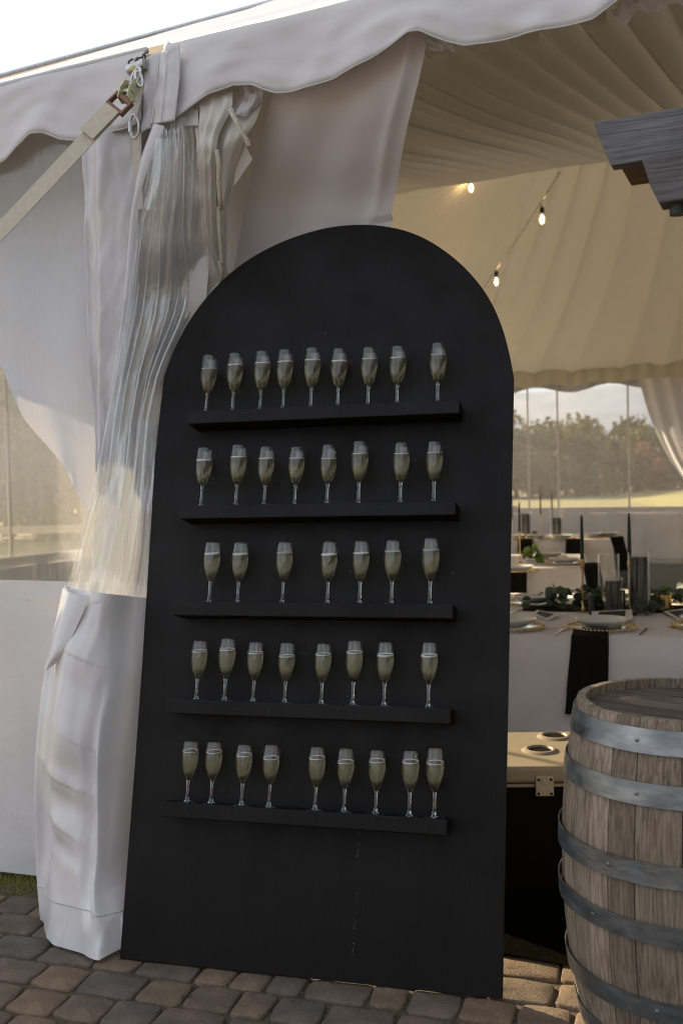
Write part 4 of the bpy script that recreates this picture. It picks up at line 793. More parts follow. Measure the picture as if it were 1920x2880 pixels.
rope('lacing_rope', [(-0.5212,0.14,2.3055),(-0.5273,0.16,2.271),(-0.5709,0.22,2.2309),(-0.5963,0.24,2.1726)], .008, lp)

# folded cover flap over the corner joint
cf = tentthing('corner_cover', 'stitched white cover flap folded over the eave joint beside the ratchet', 'cover flap')
sheet('back_flap', [[(-0.6875,-0.045,2.9876),(-0.651,-0.05,2.9934),(-0.6149,-0.05,2.9951)], [(-0.6956,-0.05,2.859),(-0.6594,-0.06,2.855),(-0.6305,-0.055,2.8544)], [(-0.7054,-0.055,2.735),(-0.6636,-0.07,2.7338),(-0.6417,-0.06,2.7392)]], MT['vinyl'], cf, 12, 24, lambda a, b, p: (0, .004*N(a*3, b*5), 0), thick=.002)
sheet('front_flap', [[(-0.6225,-0.06,2.9869),(-0.5765,-0.075,2.9867),(-0.5352,-0.06,3.0001)], [(-0.6286,-0.065,2.9155),(-0.5741,-0.085,2.9052),(-0.5296,-0.07,2.9123)], [(-0.6426,-0.07,2.8205),(-0.5793,-0.095,2.8052),(-0.5366,-0.08,2.8113)], [(-0.6543,-0.075,2.7455),(-0.5836,-0.1,2.7315),(-0.5462,-0.085,2.7371)]], MT['vinyl'], cf, 16, 30, lambda a, b, p: (0, .006*N(a*3, b*5, 3), 0), thick=.003)
mb = MB(); mb.tube([tuple(Vector(p)) for p in [(-0.5737,-0.082,2.9776),(-0.5731,-0.092,2.8952),(-0.5799,-0.102,2.7986),(-0.5875,-0.107,2.7314)]], .0013, 4); mb.tube([tuple(Vector(p)) for p in [(-0.615,-0.066,2.9802),(-0.6178,-0.073,2.9106),(-0.6286,-0.08,2.8146),(-0.6375,-0.086,2.7421)]], .0013, 4)
link('stitching', mb.mesh('stitching', True), MT['hem'], cf)
sheet('under_flap', [[(-0.5855,-0.03,2.7836),(-0.4883,-0.03,2.7843)], [(-0.5832,-0.03,2.7446),(-0.4901,-0.03,2.7289)]], MT['vinyl'], cf, 8, 4, None)

# ratchet, webbing, quick link
JT = Vector((-0.6904,-0.1,2.9029))
rt_ = tentthing('ratchet_strap', 'cream tie-down strap with ratchet running from the eave to the lower left', 'strap')
wa, wb_ = Vector((-0.7216,-0.17,2.7851)), Vector((-1.1327,-0.42,2.2888))
def ribbon(name, pts, wd, m, parent, th=.0025, nrm=(0, -1, 0), label=None):
    P_ = [Vector(p) for p in pts]; vs = []; fs = []; n = Vector(nrm)
    for i, p in enumerate(P_):
        t = (P_[min(i+1, len(P_)-1)]-P_[max(i-1, 0)]).normalized(); b = t.cross(n).normalized()*wd*.5; q = t.cross(b).normalized()*th*.5
        vs += [p-b-q, p+b-q, p+b+q, p-b+q]
    for i in range(len(P_)-1):
        for k in range(4): fs.append((i*4+k, i*4+(k+1) % 4, i*4+4+(k+1) % 4, i*4+4+k))
    fs += [(3, 2, 1, 0), tuple(len(vs)-4+k for k in range(4))]
    mb = MB(); mb.add(vs, fs); return link(name, mb.mesh(name), m, parent, label)
wg = wa+(wb_-wa)*((wa.z+.03)/(wa.z-wb_.z))
ribbon('webbing', [wa.lerp(wg, i/40)+Vector((0, 0, -.03*math.sin(math.pi*i/40))) for i in range(41)], .062, MT['webbing'], rt_)
mb = MB(); mb.tube([wg+Vector((.03, .03, -.3)), wg+Vector((0, 0, 0)), wg+Vector((-.03, -.03, .16))], .013, 10); link('ground_stake', mb.mesh('ground_stake', True, R(40)), MT['steel'], rt_)
ribbon('webbing_tail', [wa.lerp(wb_, i/60)+Vector((.0, -.008, .004)) for i in range(1, 13)], .066, MT['webbing'], rt_, .006, label='doubled stitched end of the strap')
dirw = (wb_-wa).normalized()
def frame_at(o, d, n):
    z = Vector(n); x = Vector(d).normalized(); y = z.cross(x).normalized(); z = x.cross(y); m = Matrix((x, y, z)).transposed().to_4x4(); m.translation = o; return m
mb = MB(); Fm = frame_at(wa, dirw, (0, -1, 0))
mb.box(-.045, -.03, -.036, .036, -.009, .009, Fm); mb.box(.0, .014, -.036, .036, -.009, .009, Fm); mb.box(-.045, .014, -.040, -.032, -.010, .010, Fm); mb.box(-.045, .014, .032, .040, -.010, .010, Fm)
bevel(link('buckle', mb.mesh('buckle'), MT['rust'], rt_), .002)
mb = MB(); rp0, rp1 = wa-dirw*.04, JT
Fr = frame_at(rp0, (rp1-rp0), (0, -1, 0)); Lr = (rp1-rp0).length
for sy in (-1, 1):
    mb.prism([(-.005, -.014), (Lr*.35, -.024), (Lr*.75, -.018), (Lr*.85, 0), (Lr*.7, .02), (Lr*.3, .024), (-.005, .014)], sy*.019-.0015, sy*.019+.0015)
mb.v = [tuple(Fr @ Vector(v)) for v in mb.v]
link('ratchet_body', mb.mesh('ratchet_body'), MT['brass_zinc'], rt_)
mb = MB(); mb.tube([Fr @ Vector((Lr*.35, -.024, 0)), Fr @ Vector((Lr*.35, .024, 0))], .010, 10); mb.tube([Fr @ Vector((Lr*.7, -.024, 0)), Fr @ Vector((Lr*.7, .024, 0))], .006, 10); mb.tube([Fr @ Vector((.01, -.026, -.02)), Fr @ Vector((.01, .026, -.02))], .006, 8)
link('ratchet_pin', mb.mesh('ratchet_pin', True, R(40)), MT['steel'], rt_)
def oval(c, a, b, r, ax, ay, n=20):
    mb = MB(); pts = []
    for i in range(n+1):
        q = 2*math.pi*i/n; pts.append(Vector(c)+Vector(ax)*a*math.cos(q)+Vector(ay)*b*math.sin(q))
    mb.tube(pts, r, 8, cap=False); return mb
link('hook', oval(JT+Vector((.0, -.0, .0)), .016, .032, .0055, (1, 0, 0), (.35, 0, .94)).mesh('hook', True), MT['steel'], rt_)
link('hook', oval(JT+Vector((.02, -.01, -.012)), .012, .028, .005, (.6, .8, 0), (-.2, 0, .98)).mesh('hook', True), MT['steel'], rt_)
jn = tentthing('eave_joint', 'metal corner joint with chain links at the eave above the ratchet', 'bracket')
mb = MB(); mb.tube([(-0.7475,-0.06,2.9519),(-0.6775,-0.06,2.9622)], .019, 14); link('tube', mb.mesh('tube', True, R(40)), MT['steel'], jn)
mb = MB(); cc = Vector((-0.7087,-0.088,2.9432)); mb.tube([cc, cc+Vector((0, -.003, 0))], .008, 12); link('sticker', mb.mesh('sticker'), MT['sticker'], jn)
for i, pxy in enumerate([(-0.7337,-0.06,2.9791),(-0.7171,-0.06,2.9789),(-0.7007,-0.06,2.9786),(-0.6841,-0.06,2.9813)]):
    link('chain_link', oval(Vector(pxy), .014, .008, .003, (.3, 0, .95) if i % 2 else (1, 0, .2), (0, 1, 0) if i % 2 else (-.2, 0, .98)).mesh('chain_link', True), MT['socket'] if i != 1 else MT['steel'], jn)
mb = MB(); a_ = Vector((-0.6933,-0.08,2.9283)); mb.tube([a_+Vector((0, 0, .02)), a_+Vector((0, 0, -.012))], .009, 10); link('eye_bolt', mb.mesh('eye_bolt', True, R(40)), MT['steel'], jn)
ql = tentthing('hanging_strap', 'white webbing loop with steel quick link hanging below the eave joint', 'strap')
v0, v1, vm_ = Vector((-0.7352,-0.07,2.8818)), Vector((-0.6877,-0.07,2.8804)), Vector((-0.7128,-0.08,2.7865))
ribbon('webbing', [v0, v0.lerp(vm_, .5), vm_], .026, MT['webbing_white'], ql); ribbon('webbing', [v1+Vector((0, -.004, 0)), v1.lerp(vm_, .5)+Vector((0, -.004, 0)), vm_+Vector((0, -.004, 0))], .026, MT['webbing_white'], ql)
qc = Vector((-0.7123,-0.085,2.7462))
link('quick_link', oval(qc, .018, .040, .0048, (1, 0, 0), (-.05, 0, 1), 28).mesh('quick_link', True), MT['steel'], ql)
mb = MB(); mb.tube([qc+Vector((-.018, 0, .016)), qc+Vector((-.018, 0, -.018))], .0075, 6); link('screw_gate', mb.mesh('screw_gate'), MT['steel'], ql)
ribbon('webbing', [Vector(p) for p in [(-0.7062,-0.085,2.7125),(-0.7176,-0.07,2.6473),(-0.7297,-0.05,2.5645),(-0.7379,-0.03,2.4799)]], .030, MT['webbing_white'], ql)

# string lights
def bulb(loc, label, h=.1):
    t = thing('string_bulb', label, 'light bulb', loc, 0, 'warm bulbs of the string light under the ceiling')
    mb = MB(); mb.lathe([(.0005, .045), (.018, .045), (.020, .0), (.017, -.005), (.0005, -.005)], 14); link('socket', mb.mesh('socket', True, R(40)), MT['socket'], t)
    mb = MB(); mb.lathe([(.014, 0), (.016, -.02), (.030, -.055), (.030, -.075), (.018, -.10), (.0005, -.108)], 16); link('glass', mb.mesh('glass', True), MT['bulb'], t)
    mb = MB(); mb.lathe([(.0005, -.02), (.011, -.028), (.014, -.06), (.009, -.082), (.0005, -.086)], 10); link('filament', mb.mesh('filament', True), MT['filament'], t)
    return t
b1, b2, b3 = [(-1.2483,5.6,4.1327),(-0.6239,5.6,3.7754),(-1.3153,6.6,3.4903)]
bulb(TW(b1), 'lit warm bulb alone under the front ceiling slope'); bulb(TW(b2), 'upper of the two lit warm bulbs on the diagonal wire'); bulb(TW(b3), 'lower of the two lit warm bulbs on the diagonal wire')
wr = thing('light_wire', 'grey string light wire slanting down under the ceiling', 'wire')
mb = MB(); wp = [TW(p) for p in [(-0.4018,5.3,4.0079),(-0.6375,5.6,3.8624),(-0.9601,6.1,3.7161),(-1.3275,6.6,3.5424),(-1.9959,7.3,3.0808)]]; mb.tube(wp, .0065, 6)
mb.tube([wp[1], TW(b2)+Vector((0, 0, .04))], .008, 6); mb.tube([wp[3], TW(b3)+Vector((0, 0, .04))], .008, 6)
o = link('wire', mb.mesh('wire', True), MT['steel'], wr)
hw = thing('light_wire', 'short drop wire holding the lone bulb under the front ceiling slope', 'wire')
mb = MB(); q = TW(b1); mb.tube([q+Vector((0, 0, .04)), q+Vector((0, 0, .30))], .004, 6); link('wire', mb.mesh('wire'), MT['liner'], hw)

# ================================================================ PERGOLA BEAM
pg = tentthing('pergola_beam', 'pair of grey weathered timbers with angled ends jutting in from the right', 'timber beam')
pa = [(0.8976,-0.38,2.3868),(0.9214,-0.38,2.3191),(0.9399,-0.38,2.272),(1.0125,-0.38,2.2716)]
zt, zb = pa[0][2], pa[2][2]; x0 = pa[0][0]
mb = MB(); mb.prism([(x0, zt), (pa[1][0], pa[1][2]), (pa[2][0], zb), (2.1, zb), (2.1, zt)], -.40, -.355); bevel(link('upper_timber', mb.mesh('upper_timber'), MT['beamw'], pg), .003)
mb = MB(); mb.prism([(pa[2][0]+.02, zb-.0), (pa[3][0]+.02, zb-.0), (pa[3][0]+.02, zb+.05), (pa[2][0]+.02, zb+.05)], -.353, -.20); link('cross_timber', mb.mesh('cross_timber'), MT['rail'], pg, 'brown shaded cross timber under the upper one')
pb = [(1.0178,-0.42,2.2576),(1.0374,-0.42,2.2002),(1.0571,-0.42,2.1556)]
mb = MB(); mb.prism([(pb[0][0], zb-.002), (pb[1][0], pb[1][2]), (pb[2][0], pb[2][2]), (2.1, pb[2][2]), (2.1, zb-.002)], -.44, -.36); bevel(link('lower_timber', mb.mesh('lower_timber'), MT['beamw'], pg), .003)
mb = MB(); mb.tube([(1.097, -.40, pb[2][2]-.025), (1.097, -.40, pb[2][2]+.01)], .02, 12); link('bolt_head', mb.mesh('bolt_head', True, R(40)), MT['socket'], pg)
mb = MB(); mb.box(1.95, 2.09, -.47, -.33, 0, zb+.0); bevel(link('post', mb.mesh('post'), MT['rail'], pg), .004)

# ================================================================ BOARD
board = thing('display_board', 'tall black arched plywood board with five shelves leaning back against the tent leg', 'display board', mat=BM)
OUT = [(p[0], p[2]) for p in [(-0.6071,0,-0.0016),(0.5998,0,0.0004),(0.6116,0,0.858),(0.6206,0,1.5451),(0.6249,0,1.8898),(0.6147,0,1.96),(0.5942,0,2.061),(0.559,0,2.1505),(0.5189,0,2.2229),(0.4544,0,2.3065),(0.3706,0,2.3786),(0.3041,0,2.4258),(0.2276,0,2.4612),(0.1171,0,2.4902),(-0.0221,0,2.4986),(-0.1525,0,2.47),(-0.2932,0,2.4159),(-0.3622,0,2.3704),(-0.4357,0,2.3114),(-0.5075,0,2.2281),(-0.5576,0,2.1502),(-0.6037,0,2.0471),(-0.6232,0,1.9548),(-0.631,0,1.6551),(-0.6144,0,0.9211),(-0.6108,0,0.6065)]]
# smooth the arch part lightly, keep the straight lower edges
ap_ = [Vector((a, 0, b)) for a, b in OUT[4:23]]
for _ in range(2): ap_ = [ap_[0]]+[ap_[i-1]*.2+ap_[i]*.6+ap_[i+1]*.2 for i in range(1, len(ap_)-1)]+[ap_[-1]]
ap_ = [p+Vector((0, 0, .005*max(0, (p.z-2.2)/.3))) for p in ap_]
arch = catmull(ap_, 90)
poly = [OUT[0], OUT[1], OUT[2], OUT[3]]+[(p.x, p.z) for p in arch]+OUT[23:]
mb = MB(); mb.prism(poly, 0, .019)
o = link('panel', mb.mesh('panel'), MT['black'], board); bevel(o, .0015, 1)
SH = [((-0.4753,-0.09,1.7889),(0.4614,-0.09,1.7901)),((-0.4773,-0.09,1.4544),(0.4543,-0.09,1.4568)),((-0.4753,-0.09,1.1249),(0.4515,-0.09,1.1338)),((-0.4718,-0.09,0.8077),(0.4489,-0.09,0.8181)),((-0.4669,-0.09,0.4864),(0.4442,-0.09,0.4987))]
SHZ = [1.7895, 1.4557, 1.1297, .8133, .4930]
for i, (a, b) in enumerate(SH):
    z = SHZ[i]; mb = MB(); mb.box(a[0], b[0], -.09, -.0005, z-.046, z)
    o = link('shelf', mb.mesh('shelf'), MT['black'], board, ['top shelf', 'second shelf from the top', 'middle shelf', 'second shelf from the bottom', 'bottom shelf'][i]); bevel(o, .003, 2)
    mb = MB(); rg = random.Random(i)
    for _ in range(3):
        x = rg.uniform(a[0]+.03, b[0]-.03); zz = z-.046*rg.uniform(.25, .75); mb.tube([(x, -.0895, zz), (x, -.0906, zz)], .0028, 7)
    link('screw_hole', mb.mesh('screw_hole'), MT['screw'], board)
mb = MB(); 
for x, z in [(-0.4242,1.2475),(0.0989,1.2445),(0.4352,1.2417),(-0.0225,2.0853),(0.3032,1.6196),(-0.0422,0.9768),(-0.2921,1.5827)]:
    mb.tube([(x, .0005, z), (x, -.0012, z)], .0045, 8)
link('screw', mb.mesh('screw'), MT['screw'], board)
mb = MB(); rg = random.Random(9)
for x0_, y0_, x1_, y1_, n in ((0.1617, 0.4408, 0.1596, 0.3512, 9), (0.1595, 0.2817, 0.1569, 0.0709, 14)):
    for k in range(n):
        t = rg.random(); x = x0_+(x1_-x0_)*t+rg.uniform(-.004, .004); z = y0_+(y1_-y0_)*t; mb.tube([(x, -.0003, z), (x, -.001, z)], rg.uniform(.0007, .0016), 5)
o = link('splash_marks', mb.mesh('splash_marks'), MT['splash'], board, 'tiny dried pale drips down the lower board'); o['kind'] = 'stuff'

# ================================================================ FLUTES
FL = [[(-0.4272,0.2135,-0.044),(-0.3322,0.2173,-0.016),(-0.2321,0.218,-0.025),(-0.1491,0.218,-0.035),(-0.0502,0.2181,-0.007),(0.0427,0.2123,0.014),(0.1477,0.2091,0.014),(0.2467,0.2077,0.02),(0.3817,0.21,0.042)],[(-0.4212,0.2102,0.016),(-0.2952,0.2156,-0.016),(-0.1961,0.206,0.007),(-0.0894,0.2025,0.015),(0.0231,0.2049,0.006),(0.1278,0.2149,0.01),(0.2681,0.2043,-0.008),(0.3773,0.2047,0.041)],[(-0.3668,0.2058,-0.006),(-0.2701,0.2051,0),(-0.1149,0.2054,0.002),(0.0373,0.2057,-0.014),(0.1446,0.2063,-0.003),(0.2494,0.2069,0.011),(0.3718,0.213,0.011)],[(-0.3896,0.1936,-0.002),(-0.2906,0.2024,-0.01),(-0.1959,0.1927,-0.006),(-0.0876,0.1918,-0.006),(0.034,0.1913,-0.009),(0.1343,0.2028,0.009),(0.2358,0.199,-0.004),(0.3728,0.2015,0.001)],[(-0.3961,0.1919,0.05),(-0.3151,0.1935,0.003),(-0.2117,0.1893,-0.048),(-0.1217,0.1925,0.038),(0.0288,0.192,-0.008),(0.1216,0.192,-0.009),(0.2189,0.1911,-0.004),(0.3238,0.1945,0.001),(0.3985,0.2054,-0.006)]]
def flute_parts():
    n = 28
    prof_out = [(.0052, .0765), (.0075, .080), (.0125, .086), (.0185, .098), (.0235, .115), (.0265, .133), (.0280, .150), (.0280, .165), (.0272, .180), (.0262, .195), (.0255, .208)]
    inn = [(.0249, .2075), (.0254, .195), (.0264, .180), (.0271, .165), (.0271, .150), (.0256, .133), (.0225, .115), (.0173, .098), (.0108, .0885), (.0045, .0855), (.0003, .0845)]
    mb = MB(); mb.lathe([(.0003, .0755), (.0040, .0755)]+prof_out+[(.0253, .2088)]+inn, n); bowl = mb.mesh('bowl', True)
    # faceted stem + knop + foot as closed solids
    mb = MB(); st = [(.0003, .0060), (.0088, .0060), (.0074, .0085), (.0058, .014), (.0047, .025), (.0041, .042), (.0040, .056), (.0045, .066), (.0056, .0725), (.0052, .0757), (.0003, .0757)]
    mb.lathe(st, 8); stem = mb.mesh('stem', True, R(35))
    mb = MB(); mb.lathe([(.0003, 0.0002), (.0303, 0.0002), (.0312, .0014), (.0303, .0026), (.020, .0036), (.011, .0052), (.0095, .0060), (.0003, .0061)], n); foot = mb.mesh('foot', True, R(50))
    return bowl, stem, foot
bowl_me, stem_me, foot_me = flute_parts()
for me, m in ((bowl_me, 'glass'), (stem_me, 'glass'), (foot_me, 'glass')): me.materials.append(MT[m])
INN = [(.0003, .0845), (.0045, .0855), (.0108, .0885), (.0173, .098), (.0225, .115), (.0256, .133), (.0271, .150), (.0271, .165), (.0264, .180), (.0254, .195)]
def inr(z):
    for (r0_, z0), (r1_, z1) in zip(INN, INN[1:]):
        if z0 <= z <= z1: return r0_+(r1_-r0_)*(z-z0)/(z1-z0)
    return INN[-1][0]
LEAN = Vector((0, math.sin(-cb_), math.cos(cb_)))   # true vertical seen in glass coordinates
def tiltz(x, y): return y*math.tan(cb_)*1.0
def liquid(level, foam):
    n = 28; g_ = -.0004; prof = [(.0003, .0850)]
    z = .0856
    zs = [.0856, .0885, .092, .098, .106, .115, .124, .133, .142, .150, .158]
    mb = MB(); vs = []; fs = []; rows = []
    for z in zs+[None]:
        ring = []
        for k in range(n):
            a = 2*math.pi*k/n
            if z is None:
                zz = level; r = inr(zz)-g_
                for _ in range(2):
                    zz = level - r*math.sin(a)*math.tan(cb_); r = inr(zz)-g_
                ring.append(len(vs)); vs.append((r*math.cos(a), r*math.sin(a), zz))
            else:
                r = inr(z)-g_; ring.append(len(vs)); vs.append((r*math.cos(a), r*math.sin(a), z))
        rows.append(ring)
    for A, B_ in zip(rows, rows[1:]):
        for k in range(n): fs.append((A[k], A[(k+1) % n], B_[(k+1) % n], B_[k]))
    c0_ = len(vs); vs.append((0, 0, .0852)); c1_ = len(vs); vs.append((0, 0, level))
    for k in range(n): fs.append((rows[0][(k+1) % n], rows[0][k], c0_)); fs.append((rows[-1][k], rows[-1][(k+1) % n], c1_))
    mb.add(vs, fs); liq = mb.mesh('champagne', True, R(50)); liq.materials.append(MT['wine'])
    # foam collar / layer
    mb = MB(); vs = []; fs = []; fr = []
    for (dr, dz) in ((0, .0003), (0, foam), (-.0016, foam+.0002), (-.0040, foam*.35+.0003)):
        ring = []
        for k in range(n):
            a = 2*math.pi*k/n; zz = level; r = .026
            for _ in range(2):
                zz = level - r*math.sin(a)*math.tan(cb_)+dz; r = inr(zz)-.0003+dr
            ring.append(len(vs)); vs.append((r*math.cos(a), r*math.sin(a), zz+.0002*math.sin(k*5)))
        fr.append(ring)
    for i in range(4):
        A, B_ = fr[i], fr[(i+1) % 4]
        for k in range(n): fs.append((A[k], A[(k+1) % n], B_[(k+1) % n], B_[k]))
    mb.add(vs, fs); fo = mb.mesh('foam', True); fo.materials.append(MT['foam'])
    return liq, fo
LV = [liquid(.163, .0030), liquid(.170, .0042), liquid(.175, .0018), liquid(.166, .0060), liquid(.172, .0030)]
LSEL = [[0, 1, 1, 1, 1, 3, 4, 1, 4], [3, 1, 1, 4, 0, 4, 2, 2], [1, 1, 2, 3, 1, 2, 2], [4, 4, 4, 0, 4, 4, 3, 3], [2, 2, 4, 0, 4, 0, 4, 4, 0]]
ordn = ['first', 'second', 'third', 'fourth', 'fifth', 'sixth', 'seventh', 'eighth', 'ninth']
shn = ['top shelf', 'second shelf down', 'middle shelf', 'fourth shelf down', 'bottom shelf']
rg = random.Random(21)
for i, row in enumerate(FL):
    for j, (x, h, tl) in enumerate(row):
        k = h/.2085*.985
        where = 'leftmost' if j == 0 else ('rightmost' if j == len(row)-1 else ordn[j]+' from the left')
        lab = 'filled champagne flute, %s on the %s of the black board' % (where, shn[i])
        m_ = BM @ Matrix.Translation((x, -.047+rg.uniform(-.005, .004), SHZ[i])) @ Matrix.Rotation(tl*.0, 4, 'Y') @ Matrix.Rotation(R(0), 4, 'Z') @ Matrix.Diagonal((.5+.5*k, .5+.5*k, k, 1))
        t = thing('champagne_flute', lab, 'champagne flute', mat=m_, group='champagne flutes on the board shelves')
        lq, fo = LV[LSEL[i][j]]
        for nm, me in (('bowl', bowl_me), ('stem', stem_me), ('foot', foot_me), ('champagne', lq), ('foam', fo)):
            link(nm, me, None, t)

# ================================================================ BARREL
bx_, by_ = 0.9234, 2.7
bar = thing('wine_barrel', 'weathered oak wine barrel with six galvanised hoops standing at the lower right', 'barrel', (bx_, by_, 0), R(10))
BH = .893
def br(z):
    t = (z/BH-.5)*2; return .334-.048*abs(t)**2.1
rg = random.Random(4); ws = [rg.uniform(.65, 1.25) for _ in range(23)]; tot = sum(ws); a = 0
for wv in ws:
    da = 2*math.pi*wv/tot; mb = MB(); vs = []; fs = []; nz_, na = 16, 4; g_ = .0012; dr = rg.uniform(-.0012, .0012); zt_ = BH+rg.uniform(-.002, .001)
    for i in range(nz_+1):
        z = zt_*i/nz_
        for sgn, th in ((0, 0), (1, -.024)):
            r = br(z)+th+dr
            for k in range(na+1):
                aa = a+g_/r+(da-2*g_/r)*k/na; ee = .0012 if (k in (0, na) and sgn == 0) else 0
                vs.append(((r-ee)*math.cos(aa), (r-ee)*math.sin(aa), z))
    st_ = 2*(na+1)
    for i in range(nz_):
        for k in range(na):
            o_ = i*st_; fs.append((o_+k, o_+k+1, o_+st_+k+1, o_+st_+k)); o2 = o_+na+1; fs.append((o2+k+1, o2+k, o2+st_+k, o2+st_+k+1))
        fs.append((i*st_, i*st_+st_, i*st_+st_+na+1, i*st_+na+1)); fs.append((i*st_+na, i*st_+2*na+1, i*st_+st_+2*na+1, i*st_+st_+na))
    for k in range(na):
        fs.append((k, k+na+1, k+na+2, k+1)); o_ = nz_*st_; fs.append((o_+k, o_+k+1, o_+k+na+2, o_+k+na+1))
    mb.add(vs, fs); link('stave', mb.mesh('stave', True, R(35)), MT['stave'], bar); a += da
# hoops
for i, (z0, z1, gap) in enumerate(((.812, .872, .0035), (.686, .742, .004), (.497, .553, .0075), (.347, .398, .0085), (.152, .205, .007), (.015, .072, .004))):
    mb = MB(); n = 72; rr0, rr1 = br(z0)+gap, br(z1)+gap
    mx_ = max(rr0, rr1); tlt = [0, 0, .012, -.010, .006, 0][i]
    mb.lathe([(rr0, z0), (rr0+.0022, z0), (rr1+.0022, z1), (rr1, z1)], n, None, True)
    mb.v = [(x*(1+.004*math.sin(2*math.atan2(y, x)+i)), y, z+tlt*x) for x, y, z in mb.v]
    h = link('hoop', mb.mesh('hoop', True, R(35)), MT['hoop'], bar)
    zm = (z0+z1)/2; rm = (rr0+rr1)/2+.0022
    for aa in (R([-141, -140, -152, -161, -132, -140][i]), R(-70-i*4), R(30+20*i)):
        p = Vector((rm*math.cos(aa), rm*math.sin(aa), zm+tlt*rm*math.cos(aa))); nn = Vector((math.cos(aa), math.sin(aa), 0))
        mb = MB(); mb.tube([p-nn*.002, p+nn*.0018, p+nn*.0028], [.0062, .0060, .0035], 10)
        link('rivet', mb.mesh('rivet', True, R(40)), MT['hoop'], h)
# head boards
hr = br(BH)-.0245; seams = [-hr, -.20, -.125, -.04, .035, .12, .195, hr]
seams = sorted(max(-hr, min(hr, s_)) for s_ in seams)
head_rot = R(38)
for s0, s1 in zip(seams, seams[1:]):
    if s1-s0 < .01: continue
    pl = []; s0 += .0012; s1 -= .0012
    n = 6
    for k in range(n+1):
        x = s0+(s1-s0)*k/n; pl.append((x, math.sqrt(max(0, hr*hr-x*x))))
    for k in range(n, -1, -1):
        x = s0+(s1-s0)*k/n; pl.append((x, -math.sqrt(max(0, hr*hr-x*x))))
    mb = MB(); mb.prism(pl, BH-.047, BH-.026+random.uniform(-.0015, .0005), 'z')
    o = link('head_board', mb.mesh('head_board'), MT['head'], bar); o.rotation_euler = (0, 0, head_rot)

# ================================================================ COOLER
co = thing('cooler', 'large ice chest with sand lid and dark body behind the barrel', 'cooler', (.2, 3.5, 0.004), R(-2))
def rbox(name, x0, x1, y0, y1, z0, z1, m, parent, bv=.01, label=None):
    mb = MB(); mb.box(x0, x1, y0, y1, z0, z1); o = link(name, mb.mesh(name), m, parent, label); bevel(o, bv, 3); return o
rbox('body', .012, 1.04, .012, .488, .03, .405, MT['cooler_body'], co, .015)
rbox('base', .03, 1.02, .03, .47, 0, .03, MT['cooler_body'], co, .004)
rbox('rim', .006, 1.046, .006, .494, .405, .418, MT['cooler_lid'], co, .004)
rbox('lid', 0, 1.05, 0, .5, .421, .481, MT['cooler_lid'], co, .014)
for gx, gy, gz in [(0.7139,3.7044,0.482),(0.8027,3.9017,0.482)]:
    lx, ly = gx-.2, gy-3.5
    mb = MB(); prof = [(.072, .480), (.066, .4835), (.058, .488), (.050, .4905), (.046, .489), (.0445, .482), (.044, .4815), (.0003, .4813)]
    mb.lathe(prof, 28, Matrix.Translation((lx+.0, ly+.007, 0))); h = link('cup_holder', mb.mesh('cup_holder', True), MT['cooler_lid'], co)
    mb = MB(); mb.lathe([(.0003, .4819), (.0436, .4819), (.0436, .4823), (.0003, .4823)], 24, Matrix.Translation((lx, ly+.007, 0))); link('recess', mb.mesh('recess'), MT['cooler_body'], h)  # flat near-black disc puts the hollow's shade into the colour
lx = 0.6931-.2
mb = MB(); mb.box(lx-.032, lx+.032, -.010, .004, .378, .450); lt = bevel(link('hinge', mb.mesh('hinge'), MT['latch'], co), .004)
mb = MB()
for dx in (-.022, .022):
    for z in (.388, .438): mb.tube([(lx+dx, -.0125, z), (lx+dx, -.009, z)], .0045, 8)
link('hinge_screws', mb.mesh('hinge_screws'), MT['cooler_body'], lt)['kind'] = 'stuff'
mb = MB(); mb.box(lx-.012, lx+.012, -.014, -.009, .424, .446); link('hinge_tab', mb.mesh('hinge_tab'), MT['latch'], lt)

